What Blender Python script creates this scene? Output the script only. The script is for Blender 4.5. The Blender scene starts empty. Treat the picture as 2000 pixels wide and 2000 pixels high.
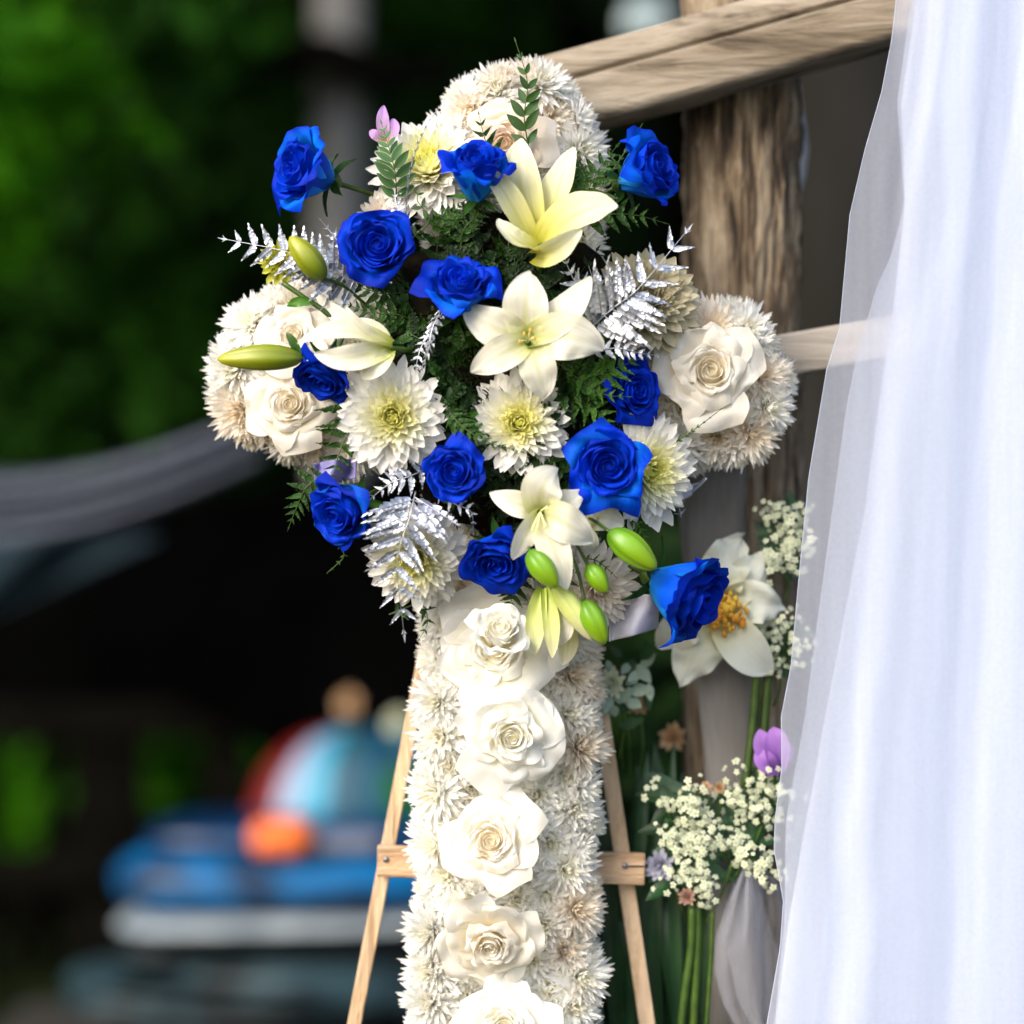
import bpy, math, random
from math import sin, cos, pi, radians, sqrt, exp, atan2
from mathutils import Vector, Matrix, noise, Quaternion
random.seed(11)
R = random.uniform
scn = bpy.context.scene
COL = scn.collection

# ------------------------------------------------------------------ camera
D, CZ = 2.4, 1.35            # distance to the cross, camera height (metres)
cam = bpy.data.objects.new('camera', bpy.data.cameras.new('camera'))
COL.objects.link(cam)
cam.location = (0, -D, CZ)
cam.rotation_euler = (pi/2, 0, 0)
cam.data.sensor_width = 36
cam.data.lens = 36*D/1.0
cam.data.clip_end = 500
cam.data.clip_start = 0.05
cam.data.dof.use_dof = True
cam.data.dof.focus_distance = D - 0.03
cam.data.dof.aperture_fstop = 1.35
scn.camera = cam
# ------------------------------------------------------------------ world and sun
world = bpy.data.worlds.new('World'); scn.world = world; world.use_nodes = True
nt = world.node_tree; nt.nodes.clear()
sky = nt.nodes.new('ShaderNodeTexSky'); sky.sky_type = 'NISHITA'; sky.sun_disc = False
SUN = Vector((-0.60, -0.66, 0.62)).normalized()       # towards the sun: left, behind the camera, high
sky.sun_elevation = math.asin(SUN.z)
sky.sun_rotation = math.atan2(SUN.x, SUN.y)
sky.air_density = 1.0; sky.dust_density = 3.0; sky.ozone_density = 1.0
bg = nt.nodes.new('ShaderNodeBackground'); bg.inputs['Strength'].default_value = 0.15
wo = nt.nodes.new('ShaderNodeOutputWorld')
nt.links.new(sky.outputs[0], bg.inputs[0]); nt.links.new(bg.outputs[0], wo.inputs[0])
sl = bpy.data.lights.new('sun', 'SUN'); sl.energy = 1.15; sl.angle = radians(32); sl.color = (1.0, 0.95, 0.87)
so = bpy.data.objects.new('sun', sl); COL.objects.link(so)
so.rotation_euler = SUN.to_track_quat('Z', 'Y').to_euler()
so.location = (-3, -3, 6)
scn.view_settings.view_transform = 'Standard'
scn.view_settings.look = 'None'
scn.view_settings.gamma = 1.0
scn.view_settings.use_curve_mapping = False
scn.view_settings.exposure = 1.32
scn.cycles.diffuse_bounces = 8; scn.cycles.max_bounces = 14; scn.cycles.transparent_max_bounces = 20

# ------------------------------------------------------------------ helpers
def P(px, py, dp=0.0):
    """a point of the place from its spot in the 2000 px photo plane; dp = distance behind the cross plane in half millimetres"""
    k = (D + dp/2000.0)/D/2000.0
    return Vector(((px-1000)*k, dp/2000.0, CZ-(py-1000)*k))
def PX(px, py, d):            # the same with the distance in metres
    return P(px, py, d*2000)
def K(d): return (D+d)/D/2000.0   # metres per photo pixel at distance d

def link(o, parent=None):
    COL.objects.link(o)
    if parent is not None: o.parent = parent
    return o
def tag(o, label=None, cat=None, group=None, kind=None):
    if label: o['label'] = label
    if cat: o['category'] = cat
    if group: o['group'] = group
    if kind: o['kind'] = kind
    return o
def empty(name, loc, label=None, cat=None, group=None):
    o = bpy.data.objects.new(name, None); COL.objects.link(o); o.location = loc
    o.empty_display_size = 0.05
    return tag(o, label, cat, group)

class MB:
    def __init__(s): s.v = []; s.f = []; s.uv = []; s.smooth = True
    def add(s, verts, faces, uvs=None):
        b = len(s.v); s.v += [tuple(v) for v in verts]
        s.f += [tuple(i+b for i in f) for f in faces]
        s.uv += (uvs if uvs else [(0.0, 0.0)]*len(verts))
    def grid(s, fn, nu, nv, uvfn=None, M=None):
        vs = []; us = []
        for j in range(nv+1):
            for i in range(nu+1):
                u = -1+2*i/nu; v = j/nv
                p = Vector(fn(u, v))
                if M is not None: p = M @ p
                vs.append(p); us.append(uvfn(u, v) if uvfn else ((u+1)/2, v))
        fs = [(j*(nu+1)+i, j*(nu+1)+i+1, (j+1)*(nu+1)+i+1, (j+1)*(nu+1)+i) for j in range(nv) for i in range(nu)]
        s.add(vs, fs, us)
    def tube(s, pts, rad, n=8, cap=True):
        pts = [Vector(p) for p in pts]; m = len(pts); rs = rad if isinstance(rad, (list, tuple)) else [rad]*m
        vs = []; us = []; prev = None
        for k, p in enumerate(pts):
            t = (pts[min(k+1, m-1)]-pts[max(k-1, 0)]).normalized()
            a = prev if prev else (Vector((0, 0, 1)) if abs(t.z) < 0.9 else Vector((1, 0, 0)))
            x = (a - t*a.dot(t)).normalized(); prev = x; y = t.cross(x)
            for i in range(n):
                w = 2*pi*i/n; vs.append(p+(x*cos(w)+y*sin(w))*rs[k]); us.append((i/n, k/(m-1)))
        fs = [(k*n+i, k*n+(i+1) % n, (k+1)*n+(i+1) % n, (k+1)*n+i) for k in range(m-1) for i in range(n)]
        if cap: fs += [tuple(range(n))[::-1], tuple((m-1)*n+i for i in range(n))]
        s.add(vs, fs, us)
    def box(s, c, h, M=None):
        vs = []
        for z in (-1, 1):
            for y in (-1, 1):
                for x in (-1, 1):
                    p = Vector((x*h[0], y*h[1], z*h[2]))
                    if M is not None: p = M @ p
                    vs.append(p+Vector(c))
        s.add(vs, [(0, 2, 3, 1), (4, 5, 7, 6), (0, 1, 5, 4), (2, 6, 7, 3), (0, 4, 6, 2), (1, 3, 7, 5)])
    def ball(s, c, r, n=10, m=7, sc=(1, 1, 1), nz=0, sd=0):
        vs = []; us = []
        for j in range(m+1):
            th = pi*j/m
            for i in range(n):
                ph = 2*pi*i/n
                p = Vector((sin(th)*cos(ph), sin(th)*sin(ph), cos(th)))
                q = 1+(noise.noise(p*2.1+Vector((sd, sd*1.7, 0)))*nz if nz else 0)
                vs.append(Vector(c)+Vector((p.x*sc[0], p.y*sc[1], p.z*sc[2]))*r*q); us.append((i/n, j/m))
        fs = [(j*n+i, (j+1)*n+i, (j+1)*n+(i+1) % n, j*n+(i+1) % n) for j in range(m) for i in range(n)]
        s.add(vs, fs, us)
    def mesh(s, name, mat, off=None):
        me = bpy.data.meshes.new(name)
        vs = s.v if off is None else [(v[0]-off[0], v[1]-off[1], v[2]-off[2]) for v in s.v]
        me.from_pydata(vs, [], s.f)
        uvl = me.uv_layers.new(name='UVMap')
        li = [0]*len(me.loops); me.loops.foreach_get('vertex_index', li)
        flat = [c for i in li for c in s.uv[i]]
        uvl.data.foreach_set('uv', flat)
        me.polygons.foreach_set('use_smooth', [s.smooth]*len(me.polygons))
        if mat: me.materials.append(mat)
        me.update(); return me
    def build(s, name, mat, parent=None, off=None, bevel=0):
        o = bpy.data.objects.new(name, s.mesh(name, mat, off)); link(o, parent)
        if bevel:
            b = o.modifiers.new('bevel', 'BEVEL'); b.width = bevel; b.segments = 2; b.limit_method = 'ANGLE'
        return o
def inst(name, me, parent, M):
    o = bpy.data.objects.new(name, me); link(o, parent); o.matrix_basis = M; return o
def view(r, u, t):            # right, up, towards the camera -> place axes
    return Vector((r, -t, u)).normalized()
def basis(x, y, z, p=(0, 0, 0)):
    return Matrix(((x[0], y[0], z[0], p[0]), (x[1], y[1], z[1], p[1]), (x[2], y[2], z[2], p[2]), (0, 0, 0, 1)))
def bez(pts, t):
    q = [Vector(p) for p in pts]
    while len(q) > 1: q = [q[i].lerp(q[i+1], t) for i in range(len(q)-1)]
    return q[0]
def catmull(pts, n):
    P_ = [Vector(p) for p in pts]; P_ = [P_[0]*2-P_[1]]+P_+[P_[-1]*2-P_[-2]]
    out = []; m = len(P_)-3
    for k in range(n+1):
        t = k/n*m; i = min(int(t), m-1); t -= i
        a, b, c, d = P_[i:i+4]
        out.append(0.5*((2*b)+(c-a)*t+(2*a-5*b+4*c-d)*t*t+(3*b-a-3*c+d)*t*t*t))
    return out
def interp(tab, y):
    if y <= tab[0][0]: return tab[0][1]
    for (a, b), (c, d) in zip(tab, tab[1:]):
        if y <= c: return b+(d-b)*(y-a)/(c-a)
    return tab[-1][1]

# ------------------------------------------------------------------ materials
def newmat(name):
    m = bpy.data.materials.new(name); m.use_nodes = True; t = m.node_tree; t.nodes.clear()
    out = t.nodes.new('ShaderNodeOutputMaterial'); return m, t, out
def N(t, typ, **kw):
    n = t.nodes.new(typ)
    for k, v in kw.items():
        if k.startswith('i_'): n.inputs[k[2:].replace('_', ' ')].default_value = v
        else: setattr(n, k, v)
    return n
def ramp(t, fac, stops):
    r = t.nodes.new('ShaderNodeValToRGB'); e = r.color_ramp.elements
    while len(e) < len(stops): e.new(0.5)
    for el, (p, c) in zip(e, stops): el.position = p; el.color = (*c, 1)
    t.links.new(fac, r.inputs[0]); return r.outputs[0]
def mixc(t, a, b, f, mode='MIX'):
    m = t.nodes.new('ShaderNodeMix'); m.data_type = 'RGBA'; m.blend_type = mode
    for s_, v in ((0, f), (6, a), (7, b)):
        if hasattr(v, 'links'): t.links.new(v, m.inputs[s_])
        else: m.inputs[s_].default_value = v if s_ == 0 else (*v, 1)
    return m.outputs[2]
def petal_mat(name, stops, axis='v', rough=0.55, trans=0.22, vein=0.12, spec=0.3, sheen=0.0, across=None, rim=None, bump=0.25, vscale=26, mid=None, vary=(0.93, 1.04)):
    """colour runs from petal base (0) to rim (1); fine veins; light passes partly through"""
    m, t, out = newmat(name)
    uv = N(t, 'ShaderNodeUVMap'); sep = N(t, 'ShaderNodeSeparateXYZ'); t.links.new(uv.outputs[0], sep.inputs[0])
    col = ramp(t, sep.outputs[1 if axis == 'v' else 0], stops)
    if across:   # colour by ring (uv.x) on chrysanthemums
        c2 = ramp(t, sep.outputs[0], across); col = mixc(t, c2, col, 1.0, 'MULTIPLY')
    mp = N(t, 'ShaderNodeMapping'); mp.inputs['Scale'].default_value = (vscale, 2.0, 1)
    t.links.new(uv.outputs[0], mp.inputs[0])
    nz = N(t, 'ShaderNodeTexNoise', i_Scale=1.0, i_Detail=3.0); t.links.new(mp.outputs[0], nz.inputs[0])
    dark = mixc(t, col, (0.72, 0.72, 0.62), 1.0, 'MULTIPLY')
    mr = N(t, 'ShaderNodeMapRange'); mr.inputs[1].default_value = 0.45; mr.inputs[2].default_value = 0.75
    mr.inputs[4].default_value = vein*3; t.links.new(nz.outputs[0], mr.inputs[0])
    col = mixc(t, col, dark, mr.outputs[0])
    if mid:
        a_ = N(t, 'ShaderNodeMath', operation='SUBTRACT'); t.links.new(sep.outputs[0], a_.inputs[0]); a_.inputs[1].default_value = 0.5
        b_ = N(t, 'ShaderNodeMath', operation='ABSOLUTE'); t.links.new(a_.outputs[0], b_.inputs[0])
        c_ = N(t, 'ShaderNodeMapRange'); c_.inputs[1].default_value = 0.085; c_.inputs[2].default_value = 0.0; c_.inputs[4].default_value = 0.85; t.links.new(b_.outputs[0], c_.inputs[0])
        d_ = N(t, 'ShaderNodeMapRange'); d_.inputs[1].default_value = 0.95; d_.inputs[2].default_value = 0.25; t.links.new(sep.outputs[1], d_.inputs[0])
        e_ = N(t, 'ShaderNodeMath', operation='MULTIPLY'); t.links.new(c_.outputs[0], e_.inputs[0]); t.links.new(d_.outputs[0], e_.inputs[1])
        col = mixc(t, col, mid, e_.outputs[0])
    oi = N(t, 'ShaderNodeObjectInfo')
    hs = N(t, 'ShaderNodeHueSaturation'); mr2 = N(t, 'ShaderNodeMapRange'); mr2.inputs[3].default_value = vary[0]; mr2.inputs[4].default_value = vary[1]
    t.links.new(oi.outputs['Random'], mr2.inputs[0]); t.links.new(mr2.outputs[0], hs.inputs['Value']); t.links.new(col, hs.inputs['Color'])
    col = hs.outputs[0]
    bs = N(t, 'ShaderNodeBsdfPrincipled', i_Roughness=rough); bs.inputs['Specular IOR Level'].default_value = spec
    if sheen: bs.inputs['Sheen Weight'].default_value = sheen; bs.inputs['Sheen Roughness'].default_value = 0.4
    t.links.new(col, bs.inputs['Base Color'])
    bp = N(t, 'ShaderNodeBump', i_Strength=bump, i_Distance=0.001); t.links.new(nz.outputs[0], bp.inputs['Height']); t.links.new(bp.outputs[0], bs.inputs['Normal'])
    tr = N(t, 'ShaderNodeBsdfTranslucent'); t.links.new(col, tr.inputs[0])
    mx = N(t, 'ShaderNodeMixShader'); mx.inputs[0].default_value = trans
    t.links.new(bs.outputs[0], mx.inputs[1]); t.links.new(tr.outputs[0], mx.inputs[2]); t.links.new(mx.outputs[0], out.inputs[0])
    return m
def simple(name, c1, c2=None, rough=0.7, scale=20, metal=0, bump=0.3, stretch=(1, 1, 1), detail=5, trans=0, coord='Object', bd=0.002, spec=0.4, contrast=(0.35, 0.65), vary=0.0):
    m, t, out = newmat(name)
    tc = N(t, 'ShaderNodeTexCoord'); mp = N(t, 'ShaderNodeMapping'); mp.inputs['Scale'].default_value = stretch
    t.links.new(tc.outputs[coord], mp.inputs[0])
    nz = N(t, 'ShaderNodeTexNoise', i_Scale=scale, i_Detail=detail); t.links.new(mp.outputs[0], nz.inputs[0])
    col = ramp(t, nz.outputs[0], [(contrast[0], c1), (contrast[1], c2 or c1)])
    if vary:
        oi = N(t, 'ShaderNodeObjectInfo'); hs = N(t, 'ShaderNodeHueSaturation'); mr2 = N(t, 'ShaderNodeMapRange')
        mr2.inputs[3].default_value = 1-vary; mr2.inputs[4].default_value = 1+vary
        t.links.new(oi.outputs['Random'], mr2.inputs[0]); t.links.new(mr2.outputs[0], hs.inputs['Value']); t.links.new(col, hs.inputs['Color']); col = hs.outputs[0]
    bs = N(t, 'ShaderNodeBsdfPrincipled', i_Roughness=rough, i_Metallic=metal); bs.inputs['Specular IOR Level'].default_value = spec
    t.links.new(col, bs.inputs['Base Color'])
    bp = N(t, 'ShaderNodeBump', i_Strength=bump, i_Distance=bd); t.links.new(nz.outputs[0], bp.inputs['Height']); t.links.new(bp.outputs[0], bs.inputs['Normal'])
    if trans:
        tr = N(t, 'ShaderNodeBsdfTranslucent'); t.links.new(col, tr.inputs[0]); mx = N(t, 'ShaderNodeMixShader'); mx.inputs[0].default_value = trans
        t.links.new(bs.outputs[0], mx.inputs[1]); t.links.new(tr.outputs[0], mx.inputs[2]); t.links.new(mx.outputs[0], out.inputs[0])
    else: t.links.new(bs.outputs[0], out.inputs[0])
    return m
def sheer(name, dens, col=(0.86, 0.88, 0.95), edge=0.9, weave=220):
    """net fabric: holes let light through, seen at a slant the threads close up"""
    m, t, out = newmat(name)
    lw = N(t, 'ShaderNodeLayerWeight', i_Blend=0.35)
    tc = N(t, 'ShaderNodeTexCoord'); nz = N(t, 'ShaderNodeTexNoise', i_Scale=weave, i_Detail=1.0); t.links.new(tc.outputs['Object'], nz.inputs[0])
    mp = N(t, 'ShaderNodeMapping'); mp.inputs['Scale'].default_value = (60, 60, 3); t.links.new(tc.outputs['Object'], mp.inputs[0])
    n2 = N(t, 'ShaderNodeTexNoise', i_Scale=1.0, i_Detail=3.0); t.links.new(mp.outputs[0], n2.inputs[0])
    mr = N(t, 'ShaderNodeMapRange'); mr.inputs[3].default_value = dens; mr.inputs[4].default_value = edge; t.links.new(lw.outputs['Facing'], mr.inputs[0])
    a = N(t, 'ShaderNodeMath', operation='MULTIPLY_ADD'); t.links.new(nz.outputs[0], a.inputs[0]); a.inputs[1].default_value = 0.05
    t.links.new(mr.outputs[0], a.inputs[2])
    b = N(t, 'ShaderNodeMath', operation='MULTIPLY_ADD', use_clamp=True); t.links.new(n2.outputs[0], b.inputs[0]); b.inputs[1].default_value = 0.14
    b2 = N(t, 'ShaderNodeMath', operation='SUBTRACT'); t.links.new(a.outputs[0], b2.inputs[0]); b2.inputs[1].default_value = 0.095
    t.links.new(b2.outputs[0], b.inputs[2])
    df = N(t, 'ShaderNodeBsdfDiffuse'); df.inputs[0].default_value = (*col, 1)
    tl = N(t, 'ShaderNodeBsdfTranslucent'); tl.inputs[0].default_value = (*col, 1)
    mx = N(t, 'ShaderNodeMixShader'); mx.inputs[0].default_value = 0.4; t.links.new(df.outputs[0], mx.inputs[1]); t.links.new(tl.outputs[0], mx.inputs[2])
    tp = N(t, 'ShaderNodeBsdfTransparent'); m2 = N(t, 'ShaderNodeMixShader'); t.links.new(b.outputs[0], m2.inputs[0])
    t.links.new(tp.outputs[0], m2.inputs[1]); t.links.new(mx.outputs[0], m2.inputs[2]); t.links.new(m2.outputs[0], out.inputs[0])
    return m

M_blue = petal_mat('blue_rose_petal', [(0, (0.012, 0.18, 0.62)), (0.35, (0.001, 0.075, 0.60)), (0.75, (0.0, 0.036, 0.54)), (1, (0.0, 0.014, 0.33))], rough=0.6, trans=0.20, vein=0.24, spec=0.10, bump=0.5, vary=(0.75, 1.35), sheen=0.0)
M_bluel = petal_mat('light_blue_rose_petal', [(0, (0.03, 0.30, 0.70)), (0.5, (0.003, 0.17, 0.70)), (0.9, (0.0, 0.075, 0.62)), (1, (0.0, 0.024, 0.42))], rough=0.6, trans=0.20, vein=0.24, spec=0.10, bump=0.5, vary=(0.75, 1.35))
M_white = petal_mat('white_rose_petal', [(0, (0.90, 0.82, 0.48)), (0.35, (0.91, 0.88, 0.70)), (0.6, (0.92, 0.905, 0.84)), (1, (0.92, 0.91, 0.87))], trans=0.45, vein=0.04)
M_creamr = petal_mat('cream_rose_petal', [(0, (0.88, 0.74, 0.44)), (0.35, (0.90, 0.83, 0.66)), (0.8, (0.91, 0.88, 0.81)), (1, (0.90, 0.85, 0.74))], trans=0.45, vein=0.04)
M_peach = petal_mat('peach_rose_petal', [(0, (0.82, 0.54, 0.32)), (0.4, (0.87, 0.74, 0.58)), (1, (0.90, 0.84, 0.75))], trans=0.45, vein=0.04)
M_mum = petal_mat('chrysanthemum_petal', [(0, (0.84, 0.83, 0.66)), (0.3, (0.86, 0.85, 0.80)), (1, (0.88, 0.87, 0.84))], trans=0.42, vein=0.06, vscale=5,
                  across=[(0, (1.0, 1.0, 0.34)), (0.2, (1.0, 0.99, 0.50)), (0.5, (1, 0.99, 0.84)), (0.7, (1, 1, 1))])
M_cross = petal_mat('cross_chrysanthemum_petal', [(0, (0.90, 0.885, 0.83)), (0.35, (0.92, 0.915, 0.89)), (1, (0.93, 0.925, 0.905))], trans=0.45, vein=0.0, vscale=5, bump=0.1,
                  across=[(0, (0.99, 0.97, 0.86)), (0.3, (1, 1, 0.98)), (1, (1, 1, 1))])
M_crossc = petal_mat('cream_chrysanthemum_petal', [(0, (0.90, 0.82, 0.70)), (0.35, (0.91, 0.85, 0.765)), (1, (0.92, 0.87, 0.79))], trans=0.45, vein=0.0, vscale=5, bump=0.1,
                  across=[(0, (0.98, 0.93, 0.82)), (0.3, (1, 0.99, 0.96)), (1, (1, 1, 1))])
M_lily = petal_mat('lily_petal', [(0, (0.38, 0.45, 0.06)), (0.16, (0.66, 0.66, 0.32)), (0.38, (0.80, 0.77, 0.60)), (1, (0.85, 0.83, 0.74))], trans=0.38, vein=0.16, rough=0.5, vscale=12, bump=0.5, mid=(0.62, 0.62, 0.25))
M_lilyy = petal_mat('yellow_lily_petal', [(0, (0.50, 0.48, 0.03)), (0.25, (0.72, 0.68, 0.22)), (0.6, (0.83, 0.80, 0.50)), (1, (0.86, 0.84, 0.68))], trans=0.38, vein=0.18, rough=0.5, vscale=12, bump=0.5, mid=(0.58, 0.58, 0.12))
M_bud = petal_mat('green_bud_skin', [(0, (0.07, 0.19, 0.006)), (0.4, (0.16, 0.34, 0.008)), (1, (0.27, 0.42, 0.012))], rough=0.38, trans=0.08, vein=0.15, spec=0.45, vscale=9)
M_budy = petal_mat('olive_bud_skin', [(0, (0.10, 0.15, 0.006)), (0.4, (0.19, 0.23, 0.010)), (1, (0.32, 0.33, 0.02))], rough=0.38, trans=0.08, vein=0.15, spec=0.45, vscale=9)
M_budp = petal_mat('pale_bud_skin', [(0, (0.32, 0.42, 0.06)), (0.5, (0.62, 0.66, 0.22)), (1, (0.80, 0.78, 0.50))], rough=0.42, trans=0.15, vein=0.12, vscale=9)
M_seam = simple('bud_seam', (0.12, 0.2, 0.01), (0.2, 0.28, 0.02), rough=0.5)
M_stem = simple('green_stem', (0.025, 0.06, 0.004), (0.05, 0.10, 0.008), rough=0.45, scale=60, trans=0.05)
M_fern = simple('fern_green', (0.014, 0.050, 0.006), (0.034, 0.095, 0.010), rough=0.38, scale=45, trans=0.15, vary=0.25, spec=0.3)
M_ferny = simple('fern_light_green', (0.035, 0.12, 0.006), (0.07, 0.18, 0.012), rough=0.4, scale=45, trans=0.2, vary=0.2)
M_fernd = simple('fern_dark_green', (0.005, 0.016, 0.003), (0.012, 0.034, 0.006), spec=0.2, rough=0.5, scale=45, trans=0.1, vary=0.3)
M_varieg = petal_mat('variegated_leaf', [(0, (0.05, 0.12, 0.035)), (0.8, (0.08, 0.16, 0.06)), (1, (0.55, 0.58, 0.38))], rough=0.5, trans=0.1, vscale=6)
M_silver = simple('silver_leaf_paint', (0.52, 0.54, 0.59), (0.34, 0.36, 0.41), rough=0.46, metal=0.85, scale=60, bump=0.15, bd=0.001, vary=0.25)
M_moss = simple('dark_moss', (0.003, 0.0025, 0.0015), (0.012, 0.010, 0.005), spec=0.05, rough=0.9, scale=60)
M_foam = simple('wet_foam', (0.02, 0.05, 0.02), (0.03, 0.07, 0.02), rough=0.95, scale=80)
M_styro = simple('white_foam_board', (0.7, 0.68, 0.6), (0.76, 0.74, 0.66), rough=0.9, scale=120)
M_orange = simple('pollen', (0.55, 0.25, 0.03), (0.7, 0.42, 0.06), rough=0.8, scale=300)
M_yst = simple('pale_filament', (0.55, 0.58, 0.2), (0.68, 0.66, 0.32), rough=0.5)
M_lilac = petal_mat('lilac_petal', [(0, (0.62, 0.36, 0.18)), (0.3, (0.50, 0.30, 0.50)), (1, (0.42, 0.24, 0.58))], trans=0.3)
M_purple = petal_mat('purple_petal', [(0, (0.26, 0.10, 0.42)), (1, (0.42, 0.20, 0.62))], trans=0.2)
M_ribbon = simple('lavender_ribbon', (0.24, 0.22, 0.50), (0.34, 0.32, 0.62), rough=0.35, scale=12, trans=0.3)
M_wpet = petal_mat('waxy_white_petal', [(0, (0.55, 0.42, 0.05)), (0.22, (0.68, 0.64, 0.36)), (0.5, (0.74, 0.75, 0.62)), (1, (0.78, 0.79, 0.70))], trans=0.2, vein=0.1)
M_peachf = petal_mat('peach_flower', [(0, (0.55, 0.30, 0.12)), (1, (0.70, 0.50, 0.32))], trans=0.2)
M_flor = petal_mat('tiny_white_floret', [(0, (0.34, 0.42, 0.14)), (0.4, (0.62, 0.66, 0.46)), (1, (0.76, 0.78, 0.64))], trans=0.2, vein=0.05)
M_eucal = simple('pale_grey_green_leaf', (0.22, 0.32, 0.24), (0.40, 0.48, 0.38), rough=0.6, scale=25, trans=0.1, vary=0.2)
M_dleaf = simple('deep_green_leaf', (0.010, 0.045, 0.014), (0.025, 0.085, 0.022), rough=0.4, scale=18, trans=0.12, vary=0.3)

# ------------------------------------------------------------------ flowers
def rose(px, py, dp, R_, axis, mat, label, group, seed, mats_out=None, openness=1.0, flat=0, roll=0.0, height=1.0, flatr=1.0, stem=None, tight=1.0, name='rose', sepal=True):
    rnd = random.Random(seed)
    loc = P(px, py, dp)
    k = K(dp/2000.0)
    root = empty(name, loc, label, 'rose', group)
    root.rotation_mode = 'QUATERNION'
    q = Vector(axis).to_track_quat('Z', 'Y'); root.rotation_quaternion = q @ Quaternion((0, 0, 1), roll)
    s = R_*k
    def petal(phi, w, r0, r1, r2, H, curl, tuck, z0=0.0, fold=0.7, mat_=mat, nm='petal', wave=0.02, tip=0.0):
        sd = rnd.uniform(0, 99)
        def f(u, v):
            wv = w*sin(pi*(0.10+0.80*min(1, v)))**0.62
            ang = phi+u*wv
            e = max(0, (v-0.62)/0.38)
            r = (r0*(1-v)**2+2*r1*v*(1-v)*1.15+r2*v*v)
            r += tuck*u*0.5*(0.3+v)
            c = curl*e*e*(0.7+fold*0.35*u*u)
            r += c
            z = z0+H*(1-(1-v)**1.5)-c*0.7-H*0.05*abs(u)**3*v**2
            z += tip*exp(-(u/0.22)**2)*e*e
            r += wave*noise.noise(Vector((ang*1.6+sd, v*2.2, sd)))*(0.4+2.2*v)
            z += wave*1.3*noise.noise(Vector((ang*2.4+sd, sd, v*3)))*(0.3+2*e)
            return (r*cos(ang)*s, r*sin(ang)*s, (z-0.55)*s)
        m = MB(); m.grid(f, 14, 13); m.build(nm, mat_, root)
    H = height
    m = MB(); m.ball((0, 0, (height-1.17)*s), 0.46*s, 16, 10, (1, 1, 0.95)); m.uv = [(a_, 0.85 if mat is M_blue else 0.15+0.5*b_) for a_, b_ in m.uv]; m.build('heart', mat, root)
    # tight heart
    a0 = rnd.uniform(0, 6)
    for i in range(3):
        petal(a0+i*2.09, 1.9, 0.05, 0.14*tight+0.01*i, 0.085*tight+0.02*i, 0.98*H, 0.03, 0.06, wave=0.01)
    for i in range(3):
        petal(a0+0.8+i*2.09, 1.7, 0.10, 0.26*tight+0.015*i, 0.19*tight+0.02*i, 1.02*H, 0.06, 0.09, wave=0.015)
    for i in range(4):
        petal(a0+0.3+i*1.57, 1.4, 0.14, 0.40*tight+0.015*i, 0.33*tight+0.02*i, 1.04*H, 0.10, 0.10, wave=0.02)
    for i in range(5):
        petal(a0+0.7+i*1.257, 1.2, 0.18, 0.56, 0.52*openness, 1.00*H, rnd.uniform(.08, .22)*openness, 0.10, fold=1.2, wave=0.06)
    for i in range(5):
        m_ = mats_out if (mats_out and (i % 2 == 0)) else mat
        petal(a0+0.1+i*1.257, 1.12, 0.22, 0.72, 0.74*openness, (0.93-0.03*i)*H, rnd.uniform(0.14, 0.42)*openness, 0.08, fold=rnd.uniform(.6, 2.0), mat_=m_, wave=0.10, tip=rnd.uniform(0, .08))
    for i in range(flat):
        rr = (1.20+0.30*(i % 2)+rnd.uniform(-.05, .15))*flatr
        petal(a0+i*2*pi/flat+rnd.uniform(-.2, .2), rnd.uniform(0.72, 0.98), 0.25, 0.95*(0.4+0.6*flatr), rr, (0.42-0.10*(i % 2)+rnd.uniform(-.06, .06))*H, rnd.uniform(.1, .3), 0.05, z0=0.08+rnd.uniform(0, .12), fold=rnd.uniform(.4, 1.6), wave=0.13, nm='outer_petal', tip=-0.03)
    if sepal:
        for i in range(5):
            a = a0+i*1.257
            m = MB()
            def f(u, v, a=a):
                w = 0.16*sin(pi*min(1, 0.15+v*0.85))*1.0*(1-v)**0.4
                r = 0.08+0.72*v**0.9; z = -0.62+0.05*v-0.25*v*v*(0.3 if i % 2 else 1)
                return ((r*cos(a)-u*w*sin(a))*s, (r*sin(a)+u*w*cos(a))*s, (z+0.06*u*u)*s)
            m.grid(f, 2, 5); m.build('sepal', M_fern, root)
        m = MB(); m.ball((0, 0, -0.66*s), 0.2*s, 10, 7, (1, 1, 1.1))
        L = stem or 1.4
        m.tube([(0, 0, -0.72*s), (0.03*s, 0, -1.2*s), (0.0, 0.05*s, -(0.7+L)*s)], [0.07*s, 0.055*s, 0.05*s], 8)
        m.build('stem', M_stem, root)
    return root

def mum_petal(mb, M, L, w, t, curl, nv=5, nu=2, u_t=None):
    def f(u, v):
        ww = w*(0.35+0.65*sin(pi*min(1, v*0.80+0.12))**0.8)*(1.0 if v < 0.9 else 0.62)
        if v >= 0.999: ww *= 0.25
        z = curl*L*v*v + 0.55*w*u*u*(1-0.5*v)
        return (L*v, u*ww, z)
    mb.grid(f, nu, nv, uvfn=lambda u, v: (t, v), M=M)
def mum_M(az, tilt, rb, lift=0.0, roll=0.0):
    # petal along direction tilted 'tilt' from +Z, azimuth az; its normal faces the axis
    d = Vector((sin(tilt)*cos(az), sin(tilt)*sin(az), cos(tilt)))
    side = Vector((-sin(az), cos(az), 0)); nrm = d.cross(side)
    q = Quaternion(d, roll); side = q @ side; nrm = q @ nrm
    if nrm.dot(Vector((-cos(az), -sin(az), 0.2))) < 0: nrm = -nrm; side = -side
    return basis(d, side, nrm, (rb*cos(az), rb*sin(az), lift))
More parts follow.
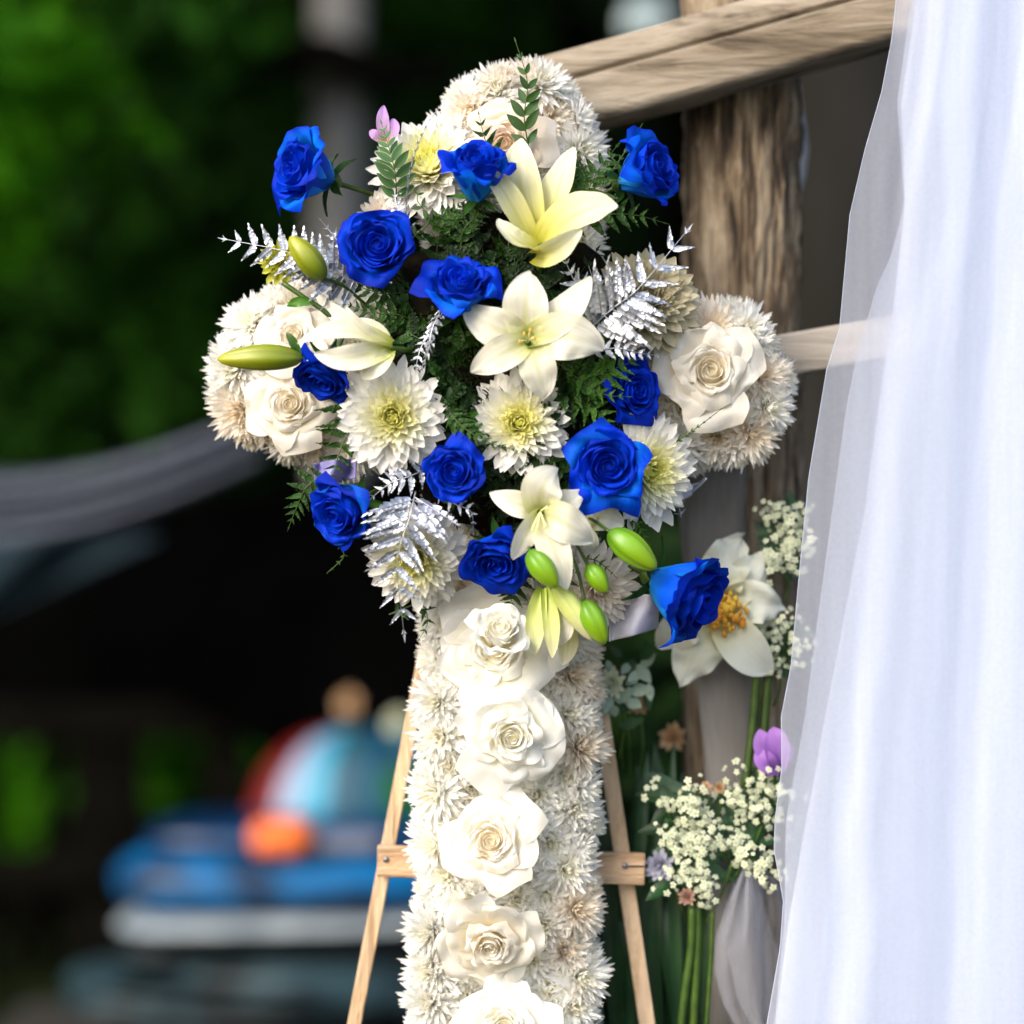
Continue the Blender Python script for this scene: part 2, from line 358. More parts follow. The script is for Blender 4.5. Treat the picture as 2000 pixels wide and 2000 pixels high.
def big_mum(px, py, dp, R_, axis, label, seed, mat=None, n=235, group='large white chrysanthemums in the bouquet', tmax=1.0):
    rnd = random.Random(seed); mat = mat or M_mum
    loc = P(px, py, dp); s = R_*K(dp/2000.0)
    root = empty('chrysanthemum', loc, label, 'chrysanthemum', group)
    root.rotation_mode = 'QUATERNION'; root.rotation_quaternion = Vector(axis).to_track_quat('Z', 'Y')
    inner = MB(); outs = []
    for vnt in range(4):
        m = MB(); mum_petal(m, Matrix.Identity(4), 1.0, 0.105+0.012*vnt, 1.0, (-0.10, 0.06, 0.14, -0.02)[vnt], 7, 2)
        outs.append(m.mesh('petal', mat))
    for i in range(n):
        t = i/n; az = i*2.39996+rnd.uniform(-.12, .12)
        tilt = radians(4+88*t**0.75+rnd.uniform(-6, 6))
        L = (0.30+0.66*t**0.8)*rnd.uniform(0.90, 1.08); rb = 0.05+0.10*t; lift = 0.02-0.16*t
        roll = rnd.uniform(-.35, .35)
        if t > 0.66:
            M = Matrix.Scale(s, 4) @ mum_M(az, tilt, rb, lift, roll) @ Matrix.Diagonal((L, rnd.uniform(0.85, 1.15), L, 1))
            inst('petal', outs[i % 4], root, M)
        else:
            mum_petal(inner, Matrix.Scale(s, 4) @ mum_M(az, tilt, rb, lift, roll), L, 0.055+0.062*t, t, 0.28-0.30*t, 5)
    o = inner.build('inner_petals', mat, root); o['kind'] = 'stuff'
    m = MB(); m.ball((0, 0, -0.08*s), 0.14*s, 10, 6); m.tube([(0, 0, -0.1*s), (0, 0, -1.1*s)], 0.04*s, 6); m.build('stem', M_stem, root)
    return root
def small_mum_mesh(seed, mat, n=130, s=1.0):
    rnd = random.Random(seed); m = MB()
    for i in range(n):
        t = i/n; az = i*2.39996+rnd.uniform(-.2, .2)
        tilt = radians(6+86*t**0.72+rnd.uniform(-9, 9))
        L = (0.56+0.44*t**0.7)*rnd.uniform(0.90, 1.08)
        mum_petal(m, Matrix.Scale(s, 4) @ mum_M(az, tilt, 0.04+0.10*t, 0.03-0.12*t, rnd.uniform(-.5, .5)), L, 0.060+0.018*t, t, 0.10-0.14*t+rnd.uniform(-.08, .08), 4)
    return m.mesh('chrysanthemum_bloom', mat)

def spine_petal(root, pts, W, mat, name='petal', cup=0.35, hint=None, ruffle=0.12, sharp=1.0, nv=16, nu=8, base=0.18, twist=0.0, rib=0.06, notch=0.0, recurve=0.0):
    """petal whose middle line follows pts (px, py, dp) and is W px wide"""
    pp = [P(*p) for p in pts]; L0 = root.location; k = K(pts[1][2]/2000.0); w0 = W*k/2
    hint = Vector(hint) if hint else Vector((0, -1, 0)); sd = R(0, 50)
    def f(u, v):
        c = bez(pp, v); t = (bez(pp, min(1, v+0.02))-bez(pp, max(0, v-0.02))).normalized()
        n = hint - t*hint.dot(t)
        if n.length < 1e-3: n = Vector((0, 0, 1))-t*t.z
        n.normalize(); n = Quaternion(t, twist*v) @ n
        b = t.cross(n)
        prof = sin(pi*min(1.0, (v**1.05)*0.97+0.03))**0.66
        w = w0*(base*(1-v)+prof*(1-base*0.5)) if v < 0.995 else w0*0.06*sharp
        w *= 1-notch*0
        zz = cup*w0*u*u*(1.0-0.9*v) - rib*w0*exp(-(u/0.16)**2)*(1-v) - recurve*w0*u*u*v
        zz += ruffle*w0*noise.noise(Vector((v*5+sd, u*1.3, sd)))*2*abs(u)
        return c+b*u*w+n*zz-L0
    m = MB(); m.grid(f, nu, nv); return m.build(name, mat, root)
def stamens(root, c, tips, anther=M_orange, k_=None, th=2.0):
    L0 = root.location; k = K(c[2]/2000.0)
    for tp in tips:
        m = MB(); a = P(*c)-L0; b = P(*tp)-L0; mid = (a+b)/2+Vector((0, -10*k, 4*k))
        m.tube([bez([a, mid, b], i/6) for i in range(7)], [th*k]*6+[th*0.7*k], 6); m.build('stamen', M_yst, root)
        m = MB(); m.ball(b, 4.0*k, 8, 6, (0.6, 0.6, 1.2)); m.build('anther', anther, root)
def lily(center, petals, mat, label, tips=None, nm='lily', cat='lily', group='cream lilies in the bouquet', stem_to=None, anther=None):
    root = empty(nm, P(*center), label, cat, group)
    for p in petals: spine_petal(root, p[0], p[1], p[3].pop('mat', mat) if len(p) > 3 else mat, cup=p[2] if len(p) > 2 else 0.35, **(p[3] if len(p) > 3 else {}))
    if tips: stamens(root, center, tips, anther or M_orange)
    if stem_to:
        m = MB(); a = P(*center)-root.location; b = P(*stem_to)-root.location
        m.tube([a, (a+b)/2+Vector((0.003, 0.004, 0)), b], 0.0030, 8); m.build('stem', M_stem, root)
    return root
def bud(a, b, W, mat, label, stem_to=None, open_=0):
    """lily bud from stalk end a to tip b: three lobes with seams"""
    pa, pb = P(*a), P(*b); root = empty('lily_bud', pa, label, 'flower bud', 'lily buds in the bouquet'); k = K(a[2]/2000.0)
    ax = (pb-pa); L = ax.length; ax.normalize(); x = ax.orthogonal().normalized(); y = ax.cross(x); bend = Vector((0, -1, 0.3))*L*0.04
    n = 30; m = MB(); vs = []; us = []
    for j in range(19):
        v = j/18; r = W*k/2*(sin(pi*min(1, v**0.82*0.955+0.03))**0.62)
        if j == 18: r *= 0.35
        for i in range(n):
            w = 2*pi*i/n; g = 1-0.11*exp(-((((w*3/(2*pi)) % 1)-0.5)/0.09)**2)-0.03*cos(6*w)
            vs.append(ax*L*v+(x*cos(w)+y*sin(w))*r*g+bend*sin(pi*v)); us.append((i/n, v))
    fs = [(j*n+i, j*n+(i+1) % n, (j+1)*n+(i+1) % n, (j+1)*n+i) for j in range(18) for i in range(n)]
    fs.append(tuple(18*n+i for i in range(n))); m.add(vs, fs, us); m.build('bud_body', mat, root)
    if stem_to:
        m = MB(); b2 = [P(*q)-root.location for q in stem_to]
        m.tube(catmull([Vector((0, 0, 0))+ax*0.001]+b2, 8), [4.2*k]+[3.4*k]*8, 8); m.build('stem', M_stem, root)
    return root

# ------------------------------------------------------------------ ferns
def leaflet_mesh(name, mat, pairs=7, vf=1.0, lw=0.17, ll=0.34, serr=True, cut=1.0, thick=0.012, base=0.1, edge=False):
    """one pinna, length 1 along x: midrib with pairs of small pointed lobes"""
    m = MB(); m.smooth = True
    m.tube([(0, 0, 0), (0.5, 0, 0.012), (1.0, 0, 0)], [0.014, 0.010, 0.004], 4, cap=False)
    def lobe(x, sgn, L, W, ang):
        d = Vector((cos(ang), sgn*sin(ang), 0)); s = Vector((-sin(ang)*sgn, cos(ang), 0)) if sgn > 0 else Vector((sin(ang), cos(ang), 0))
        o = Vector((x, 0, 0)); rr = random.uniform(-.04, .06)*(1+vf)
        vs = []
        prof = [(0, 0.35), (0.3, 0.95), (0.62, 0.85), (0.86, 0.42), (1, 0.02)]
        for (v, w) in prof:
            c = o+d*L*v+Vector((0, 0, rr*v*v-0.02*v))
            vs += [c-s*W*w+Vector((0, 0, 0.12*W*vf*w)), c+Vector((0, 0, -0.25*W*vf*w)), c+s*W*w+Vector((0, 0, 0.12*W*vf*w))]
        fs = []
        for j in range(len(prof)-1):
            a = j*3; fs += [(a, a+1, a+4, a+3), (a+1, a+2, a+5, a+4)]
        us = [((q % 3)/2, 1.0 if (edge and q % 3 != 1) else prof[q//3][0]*0.7) for q in range(len(vs))]
        m.add(vs, fs, us)
    for i in range(pairs):
        x = base+(0.92-base)*i/pairs; sc = (1-0.78*(i/pairs)**1.3)*(0.75 if i == 0 else 1)
        for sg in (-1, 1): lobe(x+0.02*sg, sg, ll*sc*cut*random.uniform(.9, 1.1), lw*0.42*sc+0.012, radians(52-10*i/pairs))
    lobe(0.88, 1, 0.16, 0.035, 0.0)
    return m.mesh(name, mat)
PIN = {}
def pinnae(key, mat, **kw):
    PIN[key] = [leaflet_mesh('leaflet', mat, **kw) for _ in range(4)]
pinnae('silver', M_silver, pairs=8, lw=0.27, ll=0.22, vf=0.55)
pinnae('silverw', M_silver, pairs=9, lw=0.27, ll=0.26, vf=0.55)
pinnae('green', M_fern, pairs=7, lw=0.40, ll=0.21)
pinnae('greeny', M_ferny, pairs=7, lw=0.40, ll=0.20)
pinnae('dark', M_fernd, pairs=6, lw=0.42, ll=0.22)
pinnae('varieg', M_varieg, pairs=1, lw=0.5, ll=0.3, edge=True)
def simple_leaf_mesh(name, mat, w=0.28, edge=False, droop=0.1):
    m = MB()
    def f(u, v):
        ww = w*sin(pi*v**0.8)**0.9
        return (v, u*ww*0.5, 0.10*abs(u)*ww-droop*v*v)
    m.grid(f, 4, 7, uvfn=(lambda u, v: (u*.5+.5, (abs(u)**2) if edge else v)))
    return m.mesh(name, mat)
PIN['leafg'] = [simple_leaf_mesh('leaflet', M_fern, 0.36)]
PIN['leafv'] = [simple_leaf_mesh('leaflet', M_varieg, 0.42, True)]
def frond(pts, maxlen, n, key, label, group=None, normal=(0, -1, 0.15), mats=None, tipfrac=0.22, start=0.08, ang=(68, 38), widthf=1.0, name='fern_frond', cat='fern', profile=None, jit=0.12, both=(1, 1), stemr=1.6):
    pp = [P(*p) for p in pts]; c = catmull(pp, 40); L0 = c[0].copy(); k = K(pts[0][2]/2000.0)
    root = empty(name, L0, label, cat, group)
    stem_mat = M_silver if 'silver' in key else (M_fernd if key == 'dark' else M_stem)
    m = MB(); m.tube([p-L0 for p in c], [stemr*k*(1-0.7*i/40) for i in range(41)], 6); m.build('stem', stem_mat, root)
    nrm0 = Vector(normal).normalized()
    for i in range(n):
        t = start+(0.985-start)*i/(n-1); j = t*40; a = min(int(j), 39); p = c[a].lerp(c[a+1], j-a)
        T = (c[min(a+1, 40)]-c[max(a-1, 0)]).normalized(); Nn = (nrm0-T*nrm0.dot(T)).normalized(); B = T.cross(Nn)
        pr = (profile(t) if profile else (1-t)**0.75*(0.55+0.45*min(1, t/0.25)))
        ln = max(maxlen*pr, maxlen*0.07)*k
        for si, sd in enumerate((-1, 1)):
            if not both[si]: continue
            if (i+si) % 1: continue
            an = radians(ang[0]+(ang[1]-ang[0])*t+R(-6, 6))
            d = (B*sd*sin(an)+T*cos(an)+Nn*R(-jit, jit)).normalized(); nn = (Nn+B*R(-.45, .45)+T*R(-.3, .3)-d*Nn.dot(d)).normalized(); nn = (nn-d*nn.dot(d)).normalized()
            s_ = nn.cross(d); l2 = ln*R(0.9, 1.08); ww = l2*widthf
            off = T*(0.25*ln*0.2*(si))
            M = basis(d*l2, s_*ww, nn*l2, p+off-L0)
            ms = PIN[key]; inst('leaflet', ms[(i+si) % len(ms)], root, M)
    # tip leaflet
    T = (c[40]-c[38]).normalized(); Nn = (nrm0-T*nrm0.dot(T)).normalized(); ln = maxlen*tipfrac*k
    inst('leaflet', PIN[key][0], root, basis(T*ln, Nn.cross(T)*ln*0.6, Nn*ln, c[39]-L0))
    return root

exec_parts = []
# ------------------------------------------------------------------ SETTING
M_ground = simple('ground_soil_grass', spec=0.03, c1=(0.004, 0.006, 0.002), c2=(0.010, 0.016, 0.005), rough=0.95, scale=3, coord='Object', bump=0.6, bd=0.05)
M_bank = simple('wooded_bank', spec=0.03, c1=(0.002, 0.005, 0.0015), c2=(0.008, 0.018, 0.004), rough=0.95, scale=1.6, bump=0.8, bd=0.1)
m = MB()
m.grid(lambda u, v: (u*70, -30+v*140, 0.03*noise.noise(Vector((u*50, v*60, 0)))), 60, 60)
g = m.build('ground', M_ground); g['kind'] = 'structure'
m = MB()
m.grid(lambda u, v: (u*26, 9.0+v*9+0.8*noise.noise(Vector((u*9, v*3, 4)))-abs(u)*abs(u)*9, -0.1+9.5*v**0.7+0.7*noise.noise(Vector((u*12, v*5, 1)))), 80, 24)
g = m.build('wooded_hillside', M_bank); g['kind'] = 'structure'

LEAFM = {}
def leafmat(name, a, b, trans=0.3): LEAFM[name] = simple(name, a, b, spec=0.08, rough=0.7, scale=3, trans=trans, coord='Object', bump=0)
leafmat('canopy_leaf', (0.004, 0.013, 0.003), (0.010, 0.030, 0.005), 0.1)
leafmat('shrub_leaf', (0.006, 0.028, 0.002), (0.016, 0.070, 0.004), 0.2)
leafmat('brightened_leaf', (0.022, 0.11, 0.002), (0.055, 0.22, 0.004), 0.35)  # sunlight on the leaves put into a brighter lime green
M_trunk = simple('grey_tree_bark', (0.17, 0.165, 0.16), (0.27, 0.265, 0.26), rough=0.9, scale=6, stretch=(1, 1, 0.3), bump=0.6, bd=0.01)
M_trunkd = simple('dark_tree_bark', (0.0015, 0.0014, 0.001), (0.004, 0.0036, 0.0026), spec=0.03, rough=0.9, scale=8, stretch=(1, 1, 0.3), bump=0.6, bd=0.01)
def leaves(mb, blobs, n, size, rnd):
    for _ in range(n):
        c, r = rnd.choice(blobs)
        while True:
            q = Vector((rnd.uniform(-1, 1), rnd.uniform(-1, 1), rnd.uniform(-1, 1)))
            if 0.25 < q.length < 1: break
        q = Vector(c)+Vector((q.x*r[0], q.y*r[1], q.z*r[2]))
        s = size*rnd.uniform(0.6, 1.3)
        a = Vector((rnd.gauss(0, 1), rnd.gauss(0, 1), rnd.gauss(0, 0.6))).normalized(); b = a.cross(Vector((rnd.gauss(0, 1), rnd.gauss(0, 1), rnd.gauss(0, 1)))).normalized()
        mb.add([q-a*s, q-b*s*0.45+a*s*0.1, q+a*s, q+b*s*0.45+a*s*0.1], [(0, 1, 2, 3)])
def tree(x, y, h, r, label, seed, trunk=M_trunkd, tw=0.14, crown_z=(3.6, 6.0), n=5200, lean=0.0, leaf='canopy_leaf', size=0.10, limb=None, rx=2.3):
    rnd = random.Random(seed); root = empty('tree', (x, y, 0), label, 'tree', 'trees behind the flowers')
    m = MB(); pts = [Vector((lean*t+0.05*sin(5*t+seed), 0.05*cos(4*t), h*t)) for t in [i/12 for i in range(13)]]
    m.tube(pts, [tw*(1.25 if i == 0 else 1)*(1-0.55*i/12) for i in range(13)], 14); m.build('trunk', trunk, root)
    blobs = []
    for i in range(7):
        a = rnd.uniform(0, 6.28); z = rnd.uniform(*crown_z); rr = rnd.uniform(0.2, 0.75)*rx
        c = (lean*0.8+rr*cos(a), rr*sin(a), z); blobs.append((c, (rx*0.55, rx*0.55, 0.75)))
        st = pts[int(12*min(1, (z-1.2)/h))] if z < h else pts[-1]
        m = MB(); m.tube(catmull([st, (st+Vector(c))/2+Vector((0, 0, 0.25)), Vector(c)], 6), [tw*0.4*(1-0.12*j) for j in range(7)], 8); m.build('limb', trunk, root)
    m = MB(); m.smooth = False; leaves(m, blobs, n, size, rnd)
    o = m.build('crown', LEAFM[leaf], root); o['kind'] = 'stuff'
    return root
# ---- trees and shrubs in the wood
gx = PX(652, 0, 4.0)
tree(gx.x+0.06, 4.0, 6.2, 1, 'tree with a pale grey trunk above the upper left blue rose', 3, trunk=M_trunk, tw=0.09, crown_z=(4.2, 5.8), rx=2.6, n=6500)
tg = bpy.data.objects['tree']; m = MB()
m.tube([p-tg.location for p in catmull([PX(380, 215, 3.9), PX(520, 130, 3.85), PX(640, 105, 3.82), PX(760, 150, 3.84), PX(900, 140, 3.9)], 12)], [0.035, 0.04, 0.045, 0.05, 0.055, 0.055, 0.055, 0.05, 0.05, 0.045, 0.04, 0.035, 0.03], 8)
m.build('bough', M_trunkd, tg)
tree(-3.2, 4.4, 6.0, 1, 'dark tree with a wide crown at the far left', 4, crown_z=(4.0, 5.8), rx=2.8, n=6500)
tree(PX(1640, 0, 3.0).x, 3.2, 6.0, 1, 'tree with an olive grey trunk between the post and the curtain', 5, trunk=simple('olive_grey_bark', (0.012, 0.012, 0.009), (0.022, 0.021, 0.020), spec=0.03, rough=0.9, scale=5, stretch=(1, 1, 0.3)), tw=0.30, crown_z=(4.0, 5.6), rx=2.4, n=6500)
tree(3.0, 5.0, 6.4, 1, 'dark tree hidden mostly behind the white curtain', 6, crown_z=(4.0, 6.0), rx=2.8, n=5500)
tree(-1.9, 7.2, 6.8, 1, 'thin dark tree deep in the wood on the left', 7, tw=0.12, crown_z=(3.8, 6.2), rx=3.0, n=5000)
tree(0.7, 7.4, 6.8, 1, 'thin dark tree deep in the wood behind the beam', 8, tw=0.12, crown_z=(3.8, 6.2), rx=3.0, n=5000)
def shrub(px, py, d, rw, rh, n, leaf, label, seed, size=0.07, group='shrubs in the wood'):
    rnd = random.Random(seed); c = PX(px, py, d); hang = c.z > 2.0
    root = empty('leafy_bough' if hang else 'shrub', (c.x, c.y, 4.7 if hang else 0), label, 'tree branch' if hang else 'shrub', 'leafy boughs hanging from the trees' if hang else group)
    blobs = []
    for i in range(6):
        q = (rnd.uniform(-.55, .55)*rw, rnd.uniform(-.3, .3), c.z-(4.7 if hang else 0)+rnd.uniform(-.5, .5)*rh)
        blobs.append((q, (rw*0.5, 0.35, rh*0.5)))
        m = MB(); m.tube(catmull([(0.1*i-0.3, 0, 0), (q[0]*0.4, 0.05, q[2]*0.5), q], 8), [0.03, 0.028, 0.025, 0.02, 0.016, 0.013, 0.01, 0.008, 0.006], 6); m.build('branch', M_trunkd, root)
    m = MB(); m.smooth = False; leaves(m, blobs, n, size, rnd); o = m.build('foliage', LEAFM[leaf], root); o['kind'] = 'stuff'
    return root
shrub(60, 230, 2.9, 0.34, 0.38, 420, 'brightened_leaf', 'leafy bough at the upper left edge, its sunlight put in as lime green', 21, 0.06)
shrub(150, 0, 3.6, 0.5, 0.30, 500, 'shrub_leaf', 'green leafy bough hanging along the top left edge', 22)
shrub(210, 620, 5.0, 1.0, 0.9, 900, 'shrub_leaf', 'mid green bush left of the silver fern', 23)
shrub(60, 800, 5.5, 1.0, 0.7, 500, 'shrub_leaf', 'dim green bush above the grey swag', 24)
shrub(870, 60, 4.6, 0.6, 0.5, 500, 'shrub_leaf', 'green leafy bough behind the top of the cross', 25)
shrub(380, 700, 6.0, 1.2, 1.2, 700, 'canopy_leaf', 'dark bush behind the left arm of the cross', 26)
shrub(1250, 1600, 1.6, 0.35, 0.9, 500, 'canopy_leaf', 'dark leafy bush behind the right easel leg', 27, 0.06)
# understory leaf mass right across the back (nobody could count it)
rnd = random.Random(5); m = MB(); m.smooth = False
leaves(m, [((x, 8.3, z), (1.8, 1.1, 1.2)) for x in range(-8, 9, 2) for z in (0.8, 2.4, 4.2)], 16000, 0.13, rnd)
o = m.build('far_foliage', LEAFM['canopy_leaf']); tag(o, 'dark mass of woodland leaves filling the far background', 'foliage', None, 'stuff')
# unseen roof of leaves, added to shade the clearing behind the arch
m = MB(); m.smooth = False
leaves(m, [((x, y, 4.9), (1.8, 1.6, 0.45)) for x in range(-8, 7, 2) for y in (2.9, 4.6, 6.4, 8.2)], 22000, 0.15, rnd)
o = m.build('added_shade_canopy', LEAFM['canopy_leaf']); tag(o, 'unseen roof of leaves added to shade the clearing', 'foliage', None, 'stuff')

# ---- dark fence on the left
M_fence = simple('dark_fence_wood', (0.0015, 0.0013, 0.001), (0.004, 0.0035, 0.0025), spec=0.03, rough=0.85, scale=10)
fr = empty('fence', PX(300, 1700, 4.6), 'dark wooden fence with green showing between its slats at left', 'fence')
fl = fr.location
for yy, hh in ((1385, 0.085), (1700, 0.05)):
    a = PX(-150, yy, 4.6); b = PX(900, yy, 4.6); m = MB(); m.box((a+b)/2-fl, ((b-a).length/2, 0.02, hh)); m.build('rail', M_fence, fr, bevel=0.004)
for x0, wd in ((-60, 90), (210, 140), (440, 80), (640, 110), (780, 90)):
    c = PX(x0, 1620, 4.64); m = MB(); m.box(c-fl, (wd*K(4.6)/2, 0.015, 0.55)); m.build('slat', M_fence, fr, bevel=0.004)
shrub(40, 1520, 5.6, 0.35, 0.30, 480, 'brightened_leaf', 'green bush seen through the gap at the far left of the fence', 31)
shrub(345, 1530, 5.6, 0.22, 0.34, 380, 'brightened_leaf', 'green bush seen through the middle gap of the fence', 32)
shrub(540, 1500, 5.8, 0.40, 0.26, 380, 'brightened_leaf', 'green bush seen beyond the fence near the coloured tent', 33)

# ---- black sheet put in for deep shade, and swag on the left
M_shade = simple('deep_shade_sheet', (0.0009, 0.0009, 0.0009), (0.0014, 0.0014, 0.0014), rough=1.0, scale=8, spec=0.0)
M_slate = simple('slate_cloth', spec=0.05, c1=(0.010, 0.020, 0.026), c2=(0.018, 0.032, 0.042), rough=0.9, scale=5, trans=0.1)
def cloth(name, corner, mat, label, cat, fold=0.03, vf=0.0, nu=60, nv=20, freq=9, group=None):
    """corner: function (s,t in 0..1) -> (px,py,d metres)"""
    c = PX(*corner(0.5, 0.5)); m = MB()
    def f(u, v):
        s = (u+1)/2; p = PX(*corner(s, v)); p.y += fold*sin(freq*s+1.5*v)+(0.045*sin(vf*v+2*s) if vf else 0)+fold*0.6*noise.noise(Vector((s*freq*0.6, v*2, 3))); return p-c
    m.grid(f, nu, nv); o = m.build(name, mat); o.location = c; so_ = o.modifiers.new('thickness', 'SOLIDIFY'); so_.thickness = 0.0015
    return tag(o, label, cat, group)
cloth('deep_shade_sheet', lambda s, t: (-200+1070*s, 935+60*sin(3*s)*(1-t)-40*s*(1-t)+(430+120*min(1, max(0, s-0.5)*5))*t, 3.3), M_shade, 'black sheet standing in for deep shade behind the bouquet on the left', 'cloth')
cloth('slate_cloth', lambda s, t: (-150+(420-330*t)*s*1.1, 1030+20*s+260*t*(1-0.35*s), 2.9), M_slate, 'slate blue cloth corner hanging under the grey swag at the left edge', 'cloth')
M_swag = sheer('grey_swag_net', 0.36, (0.20, 0.22, 0.28), 0.7, 300)
cloth('fabric_swag', lambda s, t: (-250+760*s, 905-75*s*s*1.1-20*s+(150-50*s)*t+40*sin(pi*s)*(1-0), 2.5), M_swag, 'sheer grey fabric swag sweeping across the left background', 'cloth', fold=0.02, freq=5, nv=60, vf=17.0)

# ---- table with coloured things
dT = 2.7; kT = K(dT)
M_tablew = simple('dark_table', (0.02, 0.018, 0.016), (0.03, 0.028, 0.024), rough=0.7, scale=10)
tc = PX(500, 2030, dT+0.1)
tr = empty('low_table', (tc.x, tc.y, 0), 'low dark table carrying the cloth heap at lower left', 'table')
m = MB(); m.box((0, 0, tc.z), (0.55, 0.32, 0.02)); m.build('tabletop', M_tablew, tr, bevel=0.004)
for sx in (-1, 1):
    for sy in (-1, 1):
        m = MB(); m.box((sx*0.5, sy*0.27, tc.z/2-0.01), (0.025, 0.025, tc.z/2-0.012)); m.build('leg', M_tablew, tr)
M_tarp = simple('dark_slate_tarpaulin', (0.002, 0.006, 0.008), (0.020, 0.045, 0.056), rough=0.5, scale=7, spec=0.25, contrast=(0.42, 0.6))
def heap(name, px0, px1, py0, py1, d, dep, mat, label, cat, rid=5, seed=0):
    a = PX(px0, py1, d); b = PX(px1, py0, d); c = (a+b)/2; hw = (b.x-a.x)/2; hh = (b.z-a.z)/2
    m = MB(); vs = []; n = 56; mm = 28; us = []
    for j in range(mm+1):
        th = pi*j/mm
        for i in range(n):
            ph = 2*pi*i/n; q = Vector((sin(th)*cos(ph), sin(th)*sin(ph), cos(th)))
            e = 0.75
            x = math.copysign(abs(q.x)**e, q.x)*hw; y = math.copysign(abs(q.y)**e, q.y)*dep; z = math.copysign(abs(q.z)**e, q.z)*hh
            g_ = 1+0.16*noise.noise(Vector((x*5+seed, y*5, z*16)))+0.10*sin(rid*z/hh*1.6+x*6+2*noise.noise(Vector((x*4, seed, 0))))
            vs.append(Vector((x*(1+0.3*(g_-1)), y*g_, z*g_))); us.append((i/n, j/mm))
    fs = [(j*n+i, (j+1)*n+i, (j+1)*n+(i+1) % n, j*n+(i+1) % n) for j in range(mm) for i in range(n)]
    m.add(vs, fs, us); o = m.build(name, mat); o.location = c; return tag(o, label, cat)
heap('tarpaulin', 130, 860, 1865, 1985, dT, 0.22, M_tarp, 'crumpled dark slate tarpaulin heaped on the low table', 'tarpaulin', 5, 2)
heap('folded_cloth', 250, 900, 1815, 1878, dT+0.1, 0.18, simple('near_black_tarpaulin', (0.006, 0.010, 0.013), (0.014, 0.022, 0.028), rough=0.5, scale=4), 'dark folded cloth lying under the blue air mattress', 'cloth', 3, 7)
# air mattress: blue body with white rim
M_matb = simple('blue_vinyl', (0.0005, 0.014, 0.045), (0.001, 0.11, 0.30), rough=0.4, scale=5, stretch=(1, 1, 3), spec=0.3, contrast=(0.42, 0.58))
M_matw = simple('white_vinyl', (0.16, 0.20, 0.24), (0.42, 0.48, 0.50), rough=0.5, scale=5)
mr_ = empty('air_mattress', PX(520, 1800, dT+0.05), 'blurred blue air mattress with a white rim on the low table', 'air mattress')
def pillow(px0, px1, py0, py1, d, dep, mat, name, parent, e=0.55, taper=0.0):
    a = PX(px0, py1, d); b = PX(px1, py0, d); c = (a+b)/2; hw = (b.x-a.x)/2; hh = (b.z-a.z)/2
    m = MB(); vs = []; us = []; n = 40; mm = 20
    for j in range(mm+1):
        th = pi*j/mm
        for i in range(n):
            ph = 2*pi*i/n; q = Vector((sin(th)*cos(ph), sin(th)*sin(ph), cos(th)))
            f = lambda w, e_=e: math.copysign(abs(w)**e_, w)
            vs.append(Vector((f(q.x, .5)*hw, f(q.y)*dep, f(q.z, .8)*hh*(1+0.05*sin(9*q.x))*(1-taper*(f(q.x, .5)+1)/2)+taper*0.5*hh*(f(q.x, .5)+1)/2)))
            us.append((i/n, j/mm))
    fs = [(j*n+i, (j+1)*n+i, (j+1)*n+(i+1) % n, j*n+(i+1) % n) for j in range(mm) for i in range(n)]
    m.add(vs, fs, us); o = m.build(name, mat, parent); o.location = c-(parent.location if parent else Vector()); return o
pillow(225, 900, 1640, 1780, dT+0.08, 0.20, M_matb, 'lower_tube', mr_, e=0.8)
pillow(290, 900, 1590, 1672, dT+0.12, 0.17, simple('deep_blue_vinyl', (0.001, 0.012, 0.04), (0.002, 0.035, 0.11), rough=0.35, scale=2.5), 'upper_tube', mr_)
pillow(235, 860, 1772, 1815, dT+0.03, 0.20, M_matw, 'white_rim', mr_, taper=0.75)
# play tent dome with coloured panels
tn = empty('play_tent', PX(700, 1600, dT+0.25), 'blurred dome tent with red, white, cyan and green panels on the blue mattress', 'tent')
tl_ = tn.location; tb = PX(700, 1625, dT+0.25); Rt = 175*K(dT+.25)*1.0; Ht = 205*K(dT+.25)
pan_cols = [(0.12, 0.003, 0.003), (0.17, 0.23, 0.34), (0.005, 0.20, 0.32), (0.001, 0.05, 0.09), (0.001, 0.035, 0.07), (0.004, 0.10, 0.16), (0.02, 0.2, 0.4), (0.16, 0.01, 0.01)]
for i in range(8):
    EE = [186, 222, 240, 256, 285, 310, 330, 350]; a0 = radians(EE[i]); a1 = radians(EE[i+1] if i < 7 else 546)
    m = MB()
    def f(u, v, a0=a0, a1=a1):
        a = a0+(a1-a0)*(u+1)/2; r = Rt*cos(v*pi/2)**0.75; return (tb-tl_)+Vector((r*cos(a)*1.25, r*sin(a)*0.8, Ht*sin(v*pi/2)))
    m.grid(f, 6 if i < 7 else 30, 12)
    m.build('panel', simple('tent_panel_%d' % i, pan_cols[i], tuple(c*1.2 for c in pan_cols[i]), rough=0.5, scale=4), tn)
m = MB()
def f(u, v):
    a = radians(285)+radians(55)*(u+1)/2; r = Rt*cos((0.18+v*0.25)*pi/2)**0.75*1.02; return (tb-tl_)+Vector((r*cos(a)*1.25, r*sin(a)*0.8, Ht*sin((0.18+v*0.25)*pi/2)))
m.grid(f, 8, 4); m.build('green_band', simple('tent_green', (0.0, 0.075, 0.004), (0.0, 0.11, 0.006), rough=0.5), tn)
o = pillow(490, 612, 1600, 1672, dT-0.09, 0.06, simple('orange_vinyl', (0.75, 0.13, 0.02), (0.8, 0.18, 0.03), rough=0.5), 'orange_ball', None, 0.9)
tag(o, 'bright orange cushion lying on the front of the blue mattress', 'cushion')
